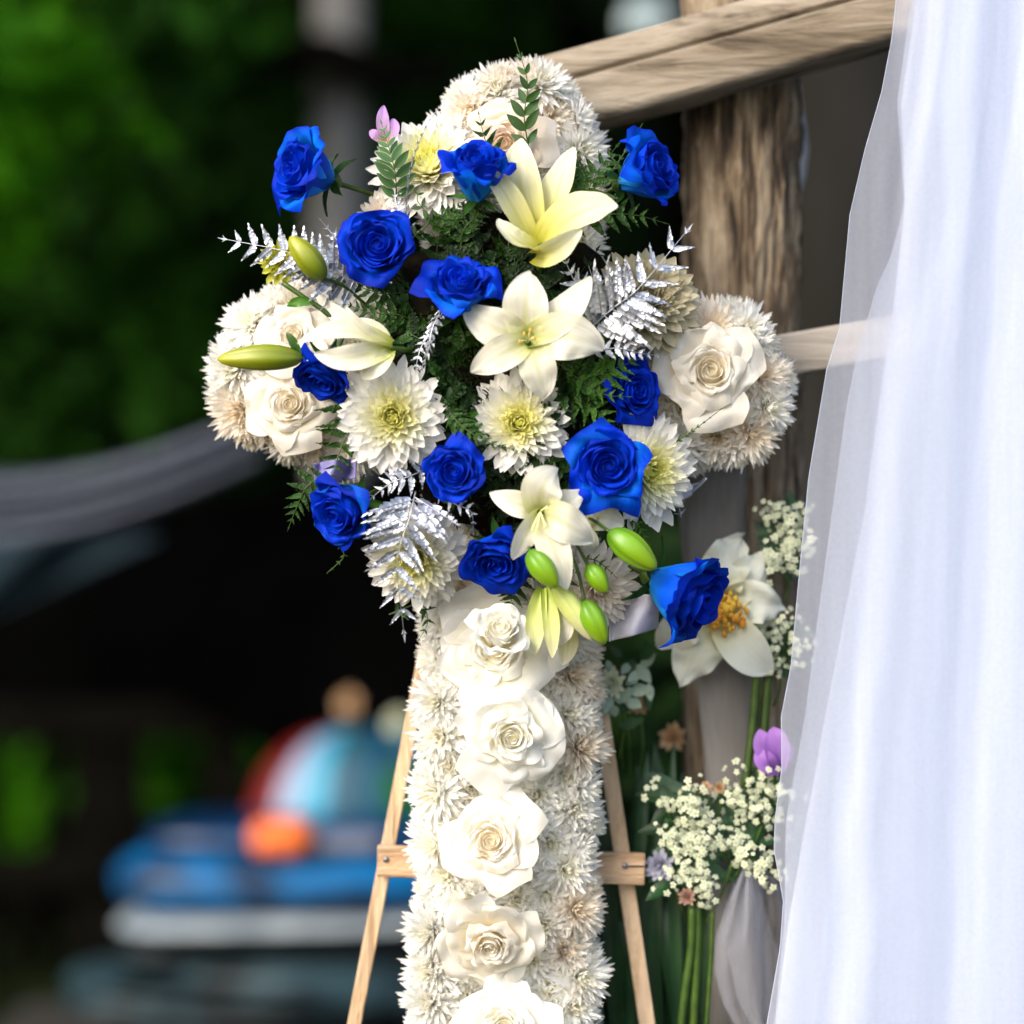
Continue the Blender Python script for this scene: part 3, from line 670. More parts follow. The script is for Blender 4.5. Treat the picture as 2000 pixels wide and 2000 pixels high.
o = pillow(605, 760, 1625, 1665, dT-0.06, 0.05, simple('grey_blue_cloth', (0.10, 0.12, 0.18), (0.16, 0.18, 0.24), rough=0.7), 'folded_towel', None, 0.8)
tag(o, 'pale grey folded towel right of the orange cushion', 'towel')

# ---- rustic wooden arch
def timber_mat(name, c_lo, c_mid, c_hi, axis='Z', fine=38):
    m, t, out = newmat(name)
    tc = N(t, 'ShaderNodeTexCoord'); mp = N(t, 'ShaderNodeMapping')
    mp.inputs['Scale'].default_value = {'Z': (fine, fine, fine*0.13), 'X': (fine*0.13, fine, fine)}[axis]; t.links.new(tc.outputs['Object'], mp.inputs[0])
    n1 = N(t, 'ShaderNodeTexNoise', i_Scale=1.0, i_Detail=6.0, i_Roughness=0.65, i_Distortion=0.6); t.links.new(mp.outputs[0], n1.inputs[0])
    col = ramp(t, n1.outputs[0], [(0.36, c_lo), (0.46, c_mid), (0.60, c_hi), (0.8, tuple(x*0.8 for x in c_mid))])
    mp2 = N(t, 'ShaderNodeMapping'); mp2.inputs['Scale'].default_value = {'Z': (22, 22, 5), 'X': (5, 16, 16)}[axis]; t.links.new(tc.outputs['Object'], mp2.inputs[0])
    n2 = N(t, 'ShaderNodeTexNoise', i_Scale=1.0, i_Detail=3.0); t.links.new(mp2.outputs[0], n2.inputs[0])
    c2 = ramp(t, n2.outputs[0], [(0.3, (0.72, 0.66, 0.58)), (0.65, (1.1, 1.08, 1.06))]); col = mixc(t, col, c2, 1.0, 'MULTIPLY')
    bs = N(t, 'ShaderNodeBsdfPrincipled', i_Roughness=0.85); t.links.new(col, bs.inputs['Base Color'])
    bp = N(t, 'ShaderNodeBump', i_Strength=1.0, i_Distance=0.010); t.links.new(n1.outputs[0], bp.inputs['Height']); t.links.new(bp.outputs[0], bs.inputs['Normal'])
    t.links.new(bs.outputs[0], out.inputs[0]); return m
M_bark = timber_mat('stripped_bark_post', (0.018, 0.010, 0.005), (0.13, 0.092, 0.055), (0.32, 0.265, 0.19), 'Z', 55)
M_beam = timber_mat('weathered_beam', (0.035, 0.024, 0.014), (0.19, 0.155, 0.11), (0.31, 0.27, 0.21), 'X', 34)
dA = 0.19
arch = empty('wooden_arch', (PX(1450, 1000, dA).x, dA, 0), 'rustic wooden arch of a bark post and rough beams behind the bouquet', 'arch'); AL = arch.location
# post
m = MB(); top = PX(1440, -260, dA+0.03); bot = Vector((PX(1462, 1000, dA+0.03).x, dA+0.03, 0)); rad = 116*K(dA)
def f(u, v):
    a = (u+1)*pi; z = bot.z+(top.z-bot.z)*v; c = bot.lerp(top, v)
    rr = rad*(1.03-0.02*v)
    q = Vector((cos(a)*1.1, sin(a)*1.1, z*0.9))
    g = noise.fractal(Vector((cos(a)*4.5, sin(a)*4.5, z*18)), 0.9, 2.0, 4)*0.055+abs(noise.noise(Vector((cos(a)*9, sin(a)*9, z*13+7))))*-0.22+noise.noise(q)*0.10
    rr *= 1+g
    return (c.x+rr*cos(a)-AL.x, c.y+rr*sin(a)-AL.y, z)
m.grid(f, 160, 420); m.build('post', M_bark, arch)
def beam(pa, pb, hz, hy, name, mat, ridge=0.0, seed=0):
    pa, pb = Vector(pa), Vector(pb); ax = (pb-pa).normalized(); L = (pb-pa).length; yv = Vector((0, 1, 0)); up = ax.cross(yv)*-1
    if up.z < 0: up = -up
    prof = [(-1, -0.85), (-1, -0.3), (-1.0, 0.12), (-0.70, 0.20), (-0.86, 0.30), (-0.80, 0.62), (-0.60, 0.95), (-0.2, 1), (0.6, 1), (1, 0.8), (1, -0.8), (0.7, -1), (-0.6, -1), (-0.9, -0.98)] if ridge else [(-1, -.9), (-1, 0), (-1, .9), (-.9, 1), (0, 1), (.9, 1), (1, .9), (1, 0), (1, -.9), (.9, -1), (0, -1), (-.9, -1)]
    n = len(prof); seg = 160; vs = []; us = []
    for j in range(seg+1):
        t = j/seg
        for i, (y, z) in enumerate(prof):
            g = 1+0.05*noise.noise(Vector((t*L*3+seed, y*1.2, z*1.2)))+0.025*noise.noise(Vector((t*L*14+seed, y*3, z*3)))
            vs.append(pa+ax*L*t+yv*y*hy*g+up*z*hz*g-AL); us.append((t, i/n))
    fs = [(j*n+i, j*n+(i+1) % n, (j+1)*n+(i+1) % n, (j+1)*n+i) for j in range(seg) for i in range(n)]+[tuple(range(n)), tuple(seg*n+i for i in range(n))[::-1]]
    m = MB(); m.add(vs, fs, us); o = m.build(name, mat, arch)
    o2 = o.modifiers.new('b', 'BEVEL'); o2.width = 0.004; o2.segments = 2; o2.limit_method = 'ANGLE'
    return o
hz = 88*K(0.12)
beam(PX(1010, 212, 0.15), PX(2100, -92, 0.13), 79*K(.14), 0.05, 'diagonal_beam', M_beam, 1)
beam(PX(1440, 712, 0.125), PX(2300, 560, 0.125), 41*K(.125), 0.022, 'lower_beam', timber_mat('pale_beam', (0.14, 0.125, 0.105), (0.25, 0.23, 0.20), (0.34, 0.315, 0.28), 'X', 20), 0, 3)
# pale grey post in front of the bark post
M_pale = timber_mat('pale_grey_post', (0.09, 0.085, 0.08), (0.16, 0.155, 0.15), (0.22, 0.215, 0.215), 'Z', 14)
gp = empty('grey_post', (PX(1410, 1000, 0.14).x, 0.14, 0), 'smooth pale grey post standing in front of the bark post', 'post')
m = MB(); pts = [PX(1385, 800, .14), PX(1390, 1000, .14), PX(1412, 1300, .14), PX(1432, 1530, .14), PX(1438, 1900, .14)]; pts.append(Vector((pts[-1].x, .14, 0)))
cc = catmull(pts, 40)
def f(u, v):
    c = cc[int(round(v*40))]; a = (u+1)*pi; r = interp([(0, 72), (0.15, 70), (0.35, 56), (1, 52)], v)*K(.14)*(1+0.05*noise.noise(Vector((cos(a)*2, sin(a)*2, v*9))))
    return (c.x+r*cos(a)-gp.location.x, c.y+0.45*r*sin(a)-gp.location.y, c.z)
m.grid(f, 32, 40); m.build('post_body', M_pale, gp)
m = MB(); m.ball(Vector((cc[0].x, .14, cc[0].z))-gp.location, 72*K(.14), 16, 8, (1, .45, .3)); m.build('post_top', M_pale, gp)
# white strip behind the bark post
cloth('ribbon_strip', lambda s, t: (1555+interp([(0, 10), (.3, 22), (.55, 30), (.8, 24), (1, 8)], t)-(1-s)*20*sin(pi*t)-6, 160+230*t, 0.34), simple('grey_white_ribbon', (0.40, 0.41, 0.43), (0.5, 0.5, 0.52), rough=0.6), 'thin grey white ribbon edge curving beside the bark post', 'ribbon', fold=0.002, nu=6)
# pale disc added in place of a bright gap of sky behind the beam
o = pillow(1212, 1318, 10, 84, 3.4, 0.1, simple('pale_sky_blue', (0.42, 0.55, 0.60), (0.5, 0.62, 0.66), rough=0.8), 'sky_gap_disc', None, 0.95)
tag(o, 'pale blue disc standing in for a bright gap of sky in the dark wood above the beam', 'sky gap')

# ------------------------------------------------------------------ EASEL
M_pine = timber_mat('pale_pine', (0.46, 0.31, 0.18), (0.60, 0.43, 0.27), (0.66, 0.49, 0.33), 'Z', 60)
M_pineb = timber_mat('pine_crossbar', (0.40, 0.25, 0.14), (0.52, 0.35, 0.21), (0.58, 0.41, 0.26), 'X', 60)
M_screw = simple('steel_screw', (0.10, 0.10, 0.11), (0.22, 0.22, 0.23), rough=0.35, metal=0.8)
ez = empty('easel', (0, 0.25, 0), 'pale pine tripod easel holding the flower cross', 'easel'); EL = ez.location
def bar(pa, pb, w, dpt, name, mat, parent, L0):
    pa, pb = Vector(pa), Vector(pb); ax = (pb-pa).normalized(); y = Vector((0, 1, 0)); y = (y-ax*y.dot(ax)).normalized(); x = y.cross(ax)
    m = MB(); m.smooth = False; vs = []
    for p in (pa, pb):
        for sx, sy in ((-1, -1), (1, -1), (1, 1), (-1, 1)): vs.append(p+x*sx*w/2+y*sy*dpt/2-L0)
    m.add(vs, [(0, 1, 2, 3), (7, 6, 5, 4), (0, 4, 5, 1), (1, 5, 6, 2), (2, 6, 7, 3), (3, 7, 4, 0)])
    return m.build(name, mat, parent, bevel=0.0012)
def onleg(x0, y0, x1, y1, y, d): return PX(x0+(x1-x0)*(y-y0)/(y1-y0), y, d)
kk = K(0.1)
lt = onleg(778, 1550, 692, 2000, 330, 0.15); lb = onleg(778, 1550, 692, 2000, 3590, 0.04)
bar(lt, lb, 27*kk, 0.016, 'leg', M_pine, ez, EL)
rt = onleg(1197, 1550, 1264, 2000, 330, 0.15); rb = onleg(1197, 1550, 1264, 2000, 3590, 0.04)
bar(rt, rb, 31*kk, 0.016, 'leg', M_pine, ez, EL)
bar(PX(1010, 380, 0.20), Vector((0.01, 0.85, 0.0)), 0.016, 0.014, 'leg', M_pine, ez, EL)
ca, cb = PX(737, 1681, 0.082), PX(1259, 1697, 0.082)
bar(ca, cb, 61*K(.082), 0.010, 'crossbar', M_pineb, ez, EL)
for (sx_, sy_) in ((754, 1679), (1221, 1691)):
    c = PX(sx_, sy_, 0.077); m = MB(); m.tube([c-EL+Vector((0, 0.001, 0)), c-EL+Vector((0, -0.0016, 0))], [6.5*K(.08), 5.5*K(.08)], 14)
    m.build('screw', M_screw, ez)
m = MB(); m.smooth = False; a = PX(1226, 1691.5, 0.0766); b = PX(1258, 1692.5, 0.0766); m.box((a+b)/2-EL, ((b-a).length/2, 0.0006, 1.6*K(.08))); m.build('slot', simple('slot_dark', (0.03, 0.02, 0.012), rough=0.9), ez)
c = PX(1200, 1545, 0.0995); m = MB()
knot = m

# ------------------------------------------------------------------ FLOWER CROSS
V0, V1, H0, H1 = (1006, 283), (982, 2260), (582, 733), (1372, 747)
def sdseg(p, a, b, r):
    ax, ay = b[0]-a[0], b[1]-a[1]; t = max(0, min(1, ((p[0]-a[0])*ax+(p[1]-a[1])*ay)/(ax*ax+ay*ay)))
    qx, qy = p[0]-a[0]-ax*t, p[1]-a[1]-ay*t; l = sqrt(qx*qx+qy*qy); return l-r
def sd(x, y): return min(sdseg((x, y), V0, V1, interp([(300, 176), (1200, 182), (2000, 193)], y)), sdseg((x, y), H0, H1, 183))
def grad(x, y):
    e = 2.0; g_ = Vector((sd(x+e, y)-sd(x-e, y), sd(x, y+e)-sd(x, y-e))); return g_.normalized() if g_.length > 1e-6 else Vector((0, 1))
cross = empty('flower_cross', P(1000, 1000, 100), 'large cross covered in white and cream chrysanthemums standing on the easel', 'flower cross'); CL = cross.location
def foam_bar(a, b, r, name):
    m = MB(); m.smooth = False; n = 20; pts = []
    ang = atan2(b[1]-a[1], b[0]-a[0])
    for i in range(n+1): w = ang+pi/2+pi*i/n; pts.append((a[0]+r*cos(w), a[1]+r*sin(w)))
    for i in range(n+1): w = ang-pi/2+pi*i/n; pts.append((b[0]+r*cos(w), b[1]+r*sin(w)))
    q = len(pts); vs = [P(x, y, 72)-CL for x, y in pts]+[P(x, y, 150)-CL for x, y in pts]
    m.add(vs, [tuple(range(q)), tuple(range(2*q-1, q-1, -1))]+[(i, i+q, (i+1) % q+q, (i+1) % q) for i in range(q)])
    m.build(name, M_styro, cross)
foam_bar(V0, (V1[0], V1[1]), 138, 'foam_upright'); 
foam_bar(H0, H1, 136, 'foam_crosspiece')
cross.children[-1].location.y += 0.002
BL = [small_mum_mesh(100+i, M_cross) for i in range(5)]; BC = [small_mum_mesh(200+i, M_crossc) for i in range(4)]
rnd = random.Random(77); pts = []
def creamy(x, y):  # cream share by place; more at the right stands in for tan shade
    w = 0.0
    if y < 450: w = 0.7
    if x > 1200 and y < 1000: w = 0.45
    if x < 720: w = 0.12+(0.35 if y > 800 else 0)
    if y > 1150: w = 0.22 if x > 1080 else 0.03
    return w
def place_bloom(x, y, dp, nrm, r, jl=0.12):
    n = (view(nrm[0], -nrm[1], nrm[2])+Vector((rnd.uniform(-jl, jl), 0, rnd.uniform(-jl, jl)))).normalized()
    q = n.to_track_quat('Z', 'Y').to_matrix().to_4x4() @ Matrix.Rotation(rnd.uniform(0, 6.28), 4, 'Z')
    s = r*K(dp/2000.0)
    me = rnd.choice(BC if rnd.random() < creamy(x, y) else BL)
    inst('chrysanthemum_bloom', me, cross, Matrix.Translation(P(x, y, dp)-CL) @ q @ Matrix.Scale(s, 4))
cand = [(rnd.uniform(395, 1560), rnd.uniform(100, 2240)) for _ in range(60000)]
SP = 59.0
for (x, y) in cand:
    s = sd(x, y)
    if s > -48: continue
    if ((x-985)/250)**2+((y-720)/270)**2 < 1: continue
    if all((x-a)**2+(y-b)**2 > SP*SP for a, b in pts): pts.append((x, y))
for (x, y) in pts:
    g_ = grad(x, y); s = sd(x, y); w = max(0, 1+(s+48)/70)*0.55
    place_bloom(x, y, 72+rnd.uniform(-6, 6), (g_.x*w, g_.y*w, 1), rnd.uniform(66, 74))
# rim blooms facing outwards
ring = []
for (x, y) in cand:
    s = sd(x, y)
    if abs(s+44) < 6 and y < 2200:
        if ((x-985)/250)**2+((y-720)/270)**2 < 1: continue
        if all((x-a)**2+(y-b)**2 > 50*50 for a, b in ring): ring.append((x, y))
for i, (x, y) in enumerate(ring):
    g_ = grad(x, y); place_bloom(x, y, 84+(i % 2)*14, (g_.x, g_.y, 0.25+0.35*(i % 2)), rnd.uniform(56, 64), 0.2)
print('cross blooms', len(pts)+len(ring))

# roses on the cross
GW = 'white roses set down the middle of the cross'
FW = view(0, 0.05, 1)
rose(972, 1246, -92, 62, view(0.08, 0.50, 0.8), M_white, 'topmost white rose on the cross shaft, a half closed bud just under the bouquet', GW, 41, openness=0.9, flat=0, height=1.5, sepal=False)
rose(966, 1268, -22, 62, view(-0.05, 0.05, 1), M_white, flatr=1.38, label='wide open white rose with outspread petals behind the topmost bud of the shaft', group=GW, seed=42, openness=1.15, flat=7, tight=1.0, height=0.55, sepal=False)
rose(998, 1440, -38, 58, view(0.05, -0.05, 1), M_white, flatr=1.12, label='second white rose down the shaft with a yellow swirled heart', group=GW, seed=43, openness=1.0, flat=8, height=1.0, sepal=False)
rose(958, 1642, -38, 56, view(-0.08, 0.15, 1), M_creamr, flatr=1.15, label='third rose down the shaft with an apricot heart and a big white side petal', group=GW, seed=44, openness=1.05, flat=7, height=0.8, tight=1.1, sepal=False)
rose(958, 1842, -38, 50, view(0.0, -0.45, 1), M_creamr, flatr=1.25, label='fourth rose down the shaft with a pointed peach heart', group=GW, seed=45, openness=1.1, flat=9, height=1.1, sepal=False)
rose(985, 2008, -38, 54, view(0.0, 0.3, 1), M_white, flatr=1.25, label='lowest white rose of the shaft cut by the bottom edge', group=GW, seed=46, openness=1.0, flat=8, height=1.0, sepal=False)
rose(1388, 724, -30, 62, view(0.05, 0.05, 1), M_creamr, flatr=1.05, label='cream rose in the middle of the right arm of the cross', group='cream roses on the arms of the cross', seed=47, openness=1.1, flat=7, height=0.85, tight=1.25, sepal=False)
rose(985, 280, 5, 50, view(-0.1, -0.15, 1), M_peach, flatr=1.15, label='peach rose in the top lobe behind the fern sprig', group='cream roses on the arms of the cross', seed=48, openness=1.1, flat=6, height=0.9, sepal=False)
rose(566, 790, -5, 50, view(-0.15, 0.05, 1), M_creamr, flatr=1.15, label='cream rose on the left arm under the green bud', group='cream roses on the arms of the cross', seed=49, openness=1.1, flat=7, height=0.85, sepal=False)
rose(572, 655, -5, 42, view(-0.1, 0.2, 1), M_creamr, flatr=1.15, label='cream rose on the left arm above the green bud', group='cream roses on the arms of the cross', seed=50, openness=1.1, flat=5, height=0.8, sepal=False)

# ------------------------------------------------------------------ BOUQUET
# foam block and moss under the flowers
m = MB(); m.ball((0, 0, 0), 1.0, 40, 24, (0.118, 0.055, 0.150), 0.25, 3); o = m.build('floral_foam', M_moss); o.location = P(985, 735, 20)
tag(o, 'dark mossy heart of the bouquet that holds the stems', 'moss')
m = MB(); rnd = random.Random(8)
for i in range(2600):
    a, b = rnd.uniform(0, 6.28), rnd.uniform(-0.2, 1.4)
    q = Vector((cos(a)*cos(b)*0.118, -sin(b)*0.062, sin(a)*cos(b)*0.150)); d = Vector((rnd.gauss(0, 1), -abs(rnd.gauss(0, .7)), rnd.gauss(0, 1))).normalized()*rnd.uniform(.008, .022)
    e = d.orthogonal().normalized()*rnd.uniform(.0006, .0011); c2 = q+d*0.5+Vector((rnd.gauss(0, .003), rnd.gauss(0, .003), rnd.gauss(0, .003)))
    m.add([q-e, q+e, c2+e, c2-e, q+d], [(0, 1, 2, 3), (3, 2, 4)])
o2 = m.build('moss_strands', M_moss, o); o2['kind'] = 'stuff'

# filler fronds radiating from the heart
rnd = random.Random(12)
def fill_label(x, y):
    o_ = sorted(FEAT, key=lambda q: (q[0][0]-x)**2+(q[0][1]-y)**2)
    for b in range(1, 9):
        for a in range(0, b):
            l = 'dark fern frond between the %s and the %s' % (o_[a][1], o_[b][1])
            if l not in seen and (o_[b][1], o_[a][1]) not in seen: seen.add(l); seen.add((o_[a][1], o_[b][1])); return l
    return 'dark fern frond'
GF = 'dark green fern fronds filling the bouquet'
FEAT = [((606, 338), 'outer left blue rose'), ((738, 482), 'swirled blue rose'), ((926, 350), 'upper middle blue rose'), ((898, 575), 'bright blue rose'), ((1256, 340), 'upper right blue rose'), ((635, 735), 'left blue rose'), ((1232, 765), 'right blue rose'), ((1186, 912), 'large lower right blue rose'), ((888, 922), 'spiral blue rose'), ((675, 995), 'lower left blue rose'), ((972, 1085), 'lowest blue rose'), ((1052, 420), 'upright yellow lily'), ((1031, 668), 'central white lily'), ((1055, 1010), 'drooping lily'), ((690, 670), 'small side lily'), ((769, 815), 'left front chrysanthemum'), ((1014, 826), 'middle chrysanthemum'), ((843, 330), 'upper chrysanthemum'), ((1262, 590), 'yellowish chrysanthemum'), ((1150, 1180), 'green lily buds'), ((812, 1090), 'chrysanthemum under the silver frond')]
seen = set()
for i in range(58):
    a = i*2.39996+rnd.uniform(-.2, .2); r0 = rnd.uniform(10, 60); L = rnd.uniform(150, 250)
    ex, ey = cos(a), sin(a)
    cx_, cy_ = 985+ex*r0, 740+ey*r0*1.2
    sy = 1.38 if ey < 0 else 1.22
    tipd = rnd.uniform(-10, 30)
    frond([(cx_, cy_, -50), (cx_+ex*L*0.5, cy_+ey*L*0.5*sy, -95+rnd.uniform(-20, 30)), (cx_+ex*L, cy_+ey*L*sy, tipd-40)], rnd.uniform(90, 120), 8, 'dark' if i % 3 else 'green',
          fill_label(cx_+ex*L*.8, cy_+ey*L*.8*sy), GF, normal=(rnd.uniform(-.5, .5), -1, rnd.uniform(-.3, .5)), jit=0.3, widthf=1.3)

G1 = 'green fern fronds at the edge of the bouquet'
frond([(1035, 300, -40), (1024, 230, -55), (1030, 160, -55), (1006, 78, -50)], 62, 8, 'leafg', 'upright green fern sprig in front of the top lobe of the cross', G1, ang=(50, 22), widthf=1.1, jit=.3)
frond([(975, 330, -40), (950, 280, -60), (935, 222, -60)], 52, 6, 'green', 'small green sprig left of the upright sprig, over the top lobe', G1)
frond([(1080, 420, -60), (1140, 380, -90), (1170, 330, -80), (1205, 285, -60)], 88, 8, 'green', 'green frond rising between the upper lily and the upper right blue rose', G1)
frond([(1120, 420, -60), (1125, 350, -70), (1121, 285, -60)], 55, 7, 'green', 'short green frond just right of the upright lily petal', G1)
frond([(1185, 350, -40), (1225, 290, -30), (1256, 240, -20)], 16, 9, 'leafg', 'narrow green blade slanting up beside the upper right blue rose', G1, widthf=0.9, ang=(30, 15))
frond([(1100, 440, -50), (1180, 420, -80), (1240, 420, -70), (1300, 436, -50)], 64, 8, 'green', 'green frond reaching right under the upper right blue rose', G1)
frond([(700, 740, -60), (690, 820, -90), (665, 880, -90), (650, 930, -80)], 105, 8, 'green', 'green frond hanging over the lower left arm of the cross', G1, ang=(80, 60), widthf=0.7, both=(1, 1))
frond([(640, 925, -40), (600, 950, -50), (580, 990, -40), (564, 1030, -30)], 56, 8, 'green', 'light green frond at the left of the lower left blue rose', G1)
frond([(660, 1060, -30), (672, 1085, -30), (655, 1105, -25), (638, 1120, -20)], 12, 5, 'leafg', 'thin green tip hanging under the lower left blue rose', G1)
frond([(1090, 720, -90), (1150, 735, -110), (1200, 720, -110), (1252, 700, -90)], 88, 8, 'greeny', 'bright green frond over the right blue rose pointing right', G1)
frond([(1090, 715, -90), (1130, 770, -110), (1165, 800, -110), (1200, 838, -100)], 80, 8, 'greeny', 'bright green frond hanging down beside the right blue rose', G1)
frond([(1080, 700, -80), (1130, 740, -120), (1180, 770, -125), (1230, 775, -120)], 48, 8, 'greeny', 'bright green frond lying across the right blue rose', G1)
frond([(1300, 875, -40), (1340, 850, -60), (1375, 825, -60), (1411, 797, -50)], 14, 9, 'leafg', 'dark thin sprig pointing up across the right arm of the cross', G1, widthf=0.9, ang=(35, 20))
frond([(870, 790, -120), (900, 830, -150), (950, 862, -160), (1024, 884, -150)], 40, 11, 'green', 'green frond lying across the lower left of the middle chrysanthemum', G1, ang=(55, 30))
frond([(900, 500, -80), (905, 450, -100), (935, 420, -100), (972, 395, -90)], 46, 9, 'green', 'green frond under the upper middle blue rose', G1)
frond([(850, 520, -50), (860, 450, -80), (880, 420, -80), (905, 395, -70)], 60, 9, 'green', 'dark green frond below the upper left chrysanthemum', G1)
frond([(820, 560, -40), (760, 575, -70), (700, 560, -60), (640, 545, -40)], 62, 11, 'green', 'green frond spreading left below the swirled blue rose', G1)
frond([(830, 640, -40), (780, 615, -80), (720, 610, -80), (670, 590, -60)], 60, 10, 'green', 'green frond behind the small left lily', G1)
frond([(760, 1200, -10), (820, 1180, -20), (835, 1215, -10), (818, 1250, 0)], 40, 6, 'green', 'green leaf tip showing at the top left corner of the cross shaft', G1)
frond([(1010, 1080, -40), (1010, 1130, -60), (1000, 1170, -50), (985, 1200, -30)], 60, 8, 'green', 'green frond beneath the lowest blue rose', G1)
frond([(1090, 1080, -60), (1100, 1130, -70), (1095, 1180, -60), (1085, 1215, -50)], 45, 8, 'green', 'green frond between the hanging buds', G1)
frond([(1210, 1010, -40), (1240, 1020, -50), (1258, 1045, -50), (1275, 1080, -40)], 26, 7, 'greeny', 'small yellow green sprig above the lower right blue rose', G1)
frond([(1140, 1090, -60), (1165, 1095, -80), (1185, 1110, -80), (1206, 1130, -70)], 20, 6, 'greeny', 'small pointed green leaf above the small round bud', G1)
frond([(1290, 920, -10), (1310, 905, -20), (1325, 915, -20), (1340, 918, -10)], 24, 4, 'leafg', 'single round green leaf under the right arm of the cross', G1)
frond([(775, 400, -50), (772, 340, -80), (760, 290, -80), (745, 240, -60)], 66, 10, 'leafv', 'pale edged grey green leaf spray left of the upper chrysanthemum', 'variegated leaf sprays', name='leaf_spray', cat='leaf spray', ang=(55, 35))
frond([(790, 440, -60), (800, 340, -100), (825, 260, -110), (870, 192, -90)], 20, 14, 'silver', 'thin silvered frond arching over the upper left chrysanthemum', 'silver painted fern fronds', ang=(30, 18), normal=(1, -0.6, 0.2))
frond([(800, 470, -60), (840, 430, -80), (815, 390, -80), (830, 360, -70)], 40, 5, 'leafg', 'dark green leaves below the upper left chrysanthemum', G1)
# silver painted fronds
GS = 'silver painted fern fronds'
frond([(720, 560, -60), (640, 528, -100), (560, 492, -100), (434, 466, -80)], 88, 12, 'silver', 'silver fern frond pointing left at the far left of the bouquet', GS, ang=(74, 52), widthf=0.95, start=0.12, jit=0.12, profile=lambda t: min(1, (1-t)/0.16)**0.6*(0.42+0.58*(1-t)))
frond([(690, 545, -50), (680, 500, -60), (655, 465, -60), (625, 428, -50)], 44, 7, 'silver', 'small silver frond tip below the upper left blue rose', GS)
frond([(1148, 645, -120), (1200, 600, -150), (1250, 560, -150), (1344, 448, -120)], 122, 10, 'silverw', 'large bright silver fern frond pointing up at the right of the bouquet', GS, ang=(68, 40), start=0.08, widthf=0.66, jit=0.14, profile=lambda t: min(1, (1-t)/0.12)**0.6*(0.34+0.66*(1-t)))
frond([(1150, 690, -120), (1205, 680, -140), (1250, 690, -140), (1302, 697, -120)], 36, 9, 'silverw', 'short silver frond pointing right just above the right blue rose', GS, ang=(60, 40))
frond([(1165, 640, -100), (1150, 590, -120), (1120, 545, -120), (1098, 492, -100)], 60, 8, 'silver', 'silver frond standing up behind the central lily', GS)
frond([(1180, 655, -100), (1165, 610, -125), (1165, 570, -120), (1150, 520, -100)], 34, 7, 'silver', 'small silver sprig between the central lily and the large silver frond', GS)
frond([(812, 960, -130), (800, 1010, -160), (776, 1100, -165), (789, 1238, -130)], 125, 10, 'silverw', 'bright silver fern frond hanging down at the lower left of the bouquet', GS, ang=(62, 40), start=0.08, widthf=0.62, jit=0.14, profile=lambda t: min(1, (1-t)/0.12)**0.6*(0.26+0.74*(1-t)))
frond([(850, 960, -120), (890, 985, -140), (920, 1000, -140), (925, 1040, -120)], 30, 7, 'silver', 'small silver tip beside the lower middle blue rose', GS)
frond([(860, 905, -100), (800, 930, -130), (760, 945, -130), (712, 985, -110)], 52, 9, 'silver', 'dull silver frond spreading left below the left chrysanthemum', GS)
frond([(870, 590, -120), (845, 640, -140), (835, 690, -140), (812, 745, -120)], 44, 12, 'silver', 'silver frond hanging edge on beside the middle blue rose', GS, normal=(-0.9, -0.5, 0.2))
frond([(840, 650, -110), (822, 680, -120), (812, 720, -120), (806, 760, -100)], 28, 8, 'silver', 'short silver wisp above the left chrysanthemum', GS, normal=(-0.6, -0.8, 0.2))
frond([(800, 460, -70), (785, 425, -90), (775, 400, -90), (770, 370, -80)], 34, 7, 'silver', 'silver tuft right of the swirled blue rose', GS)
frond([(1330, 1010, 10), (1325, 985, 0), (1322, 955, 0), (1330, 930, 10)], 22, 6, 'silver', 'tiny silver tuft right of the right hand chrysanthemum', GS)

# large chrysanthemums
big_mum(769, 815, -120, 108, view(-0.02, 0.03, 1), 'large white chrysanthemum with a green yellow centre, left of the dark moss', 61)
big_mum(1014, 826, -110, 104, view(0.0, 0.05, 1), 'white chrysanthemum with a yellow centre below the central lily', 62)
big_mum(838, 330, -5, 118, view(-0.15, 0.5, 0.8), 'white chrysanthemum at the upper left beside the thin silver frond', 63)
big_mum(1258, 918, -50, 112, view(0.45, -0.05, 0.9), 'white chrysanthemum half hidden behind the right blue rose facing you', 64)
big_mum(1262, 590, -20, 108, view(0.2, 0.25, 0.9), 'yellowish chrysanthemum behind the large silver frond', 65, mat=petal_mat('tan_chrysanthemum_petal', [(0, (0.42, 0.38, 0.12)), (0.4, (0.52, 0.46, 0.26)), (1, (0.62, 0.56, 0.40))], trans=0.3, vscale=5))
big_mum(812, 1088, -70, 104, view(-0.15, -0.35, 1), 'white chrysanthemum under the hanging silver frond', 66)
big_mum(745, 425, -10, 60, view(-0.4, 0.3, 0.8), 'small cream chrysanthemum peeping out above the swirled blue rose', 67, mat=M_crossc, n=90)
big_mum(1168, 1150, -20, 90, view(0.3, -0.3, 0.8), 'cream chrysanthemum behind the hanging lily buds', 68, mat=M_crossc, n=110)
big_mum(548, 512, -30, 46, view(-0.1, 0.1, 1), 'small yellow chrysanthemum behind the left silver frond', 69, mat=petal_mat('yellow_chrysanthemum_petal', [(0, (0.4, 0.4, 0.02)), (1, (0.5, 0.5, 0.06))], trans=0.2), n=80)

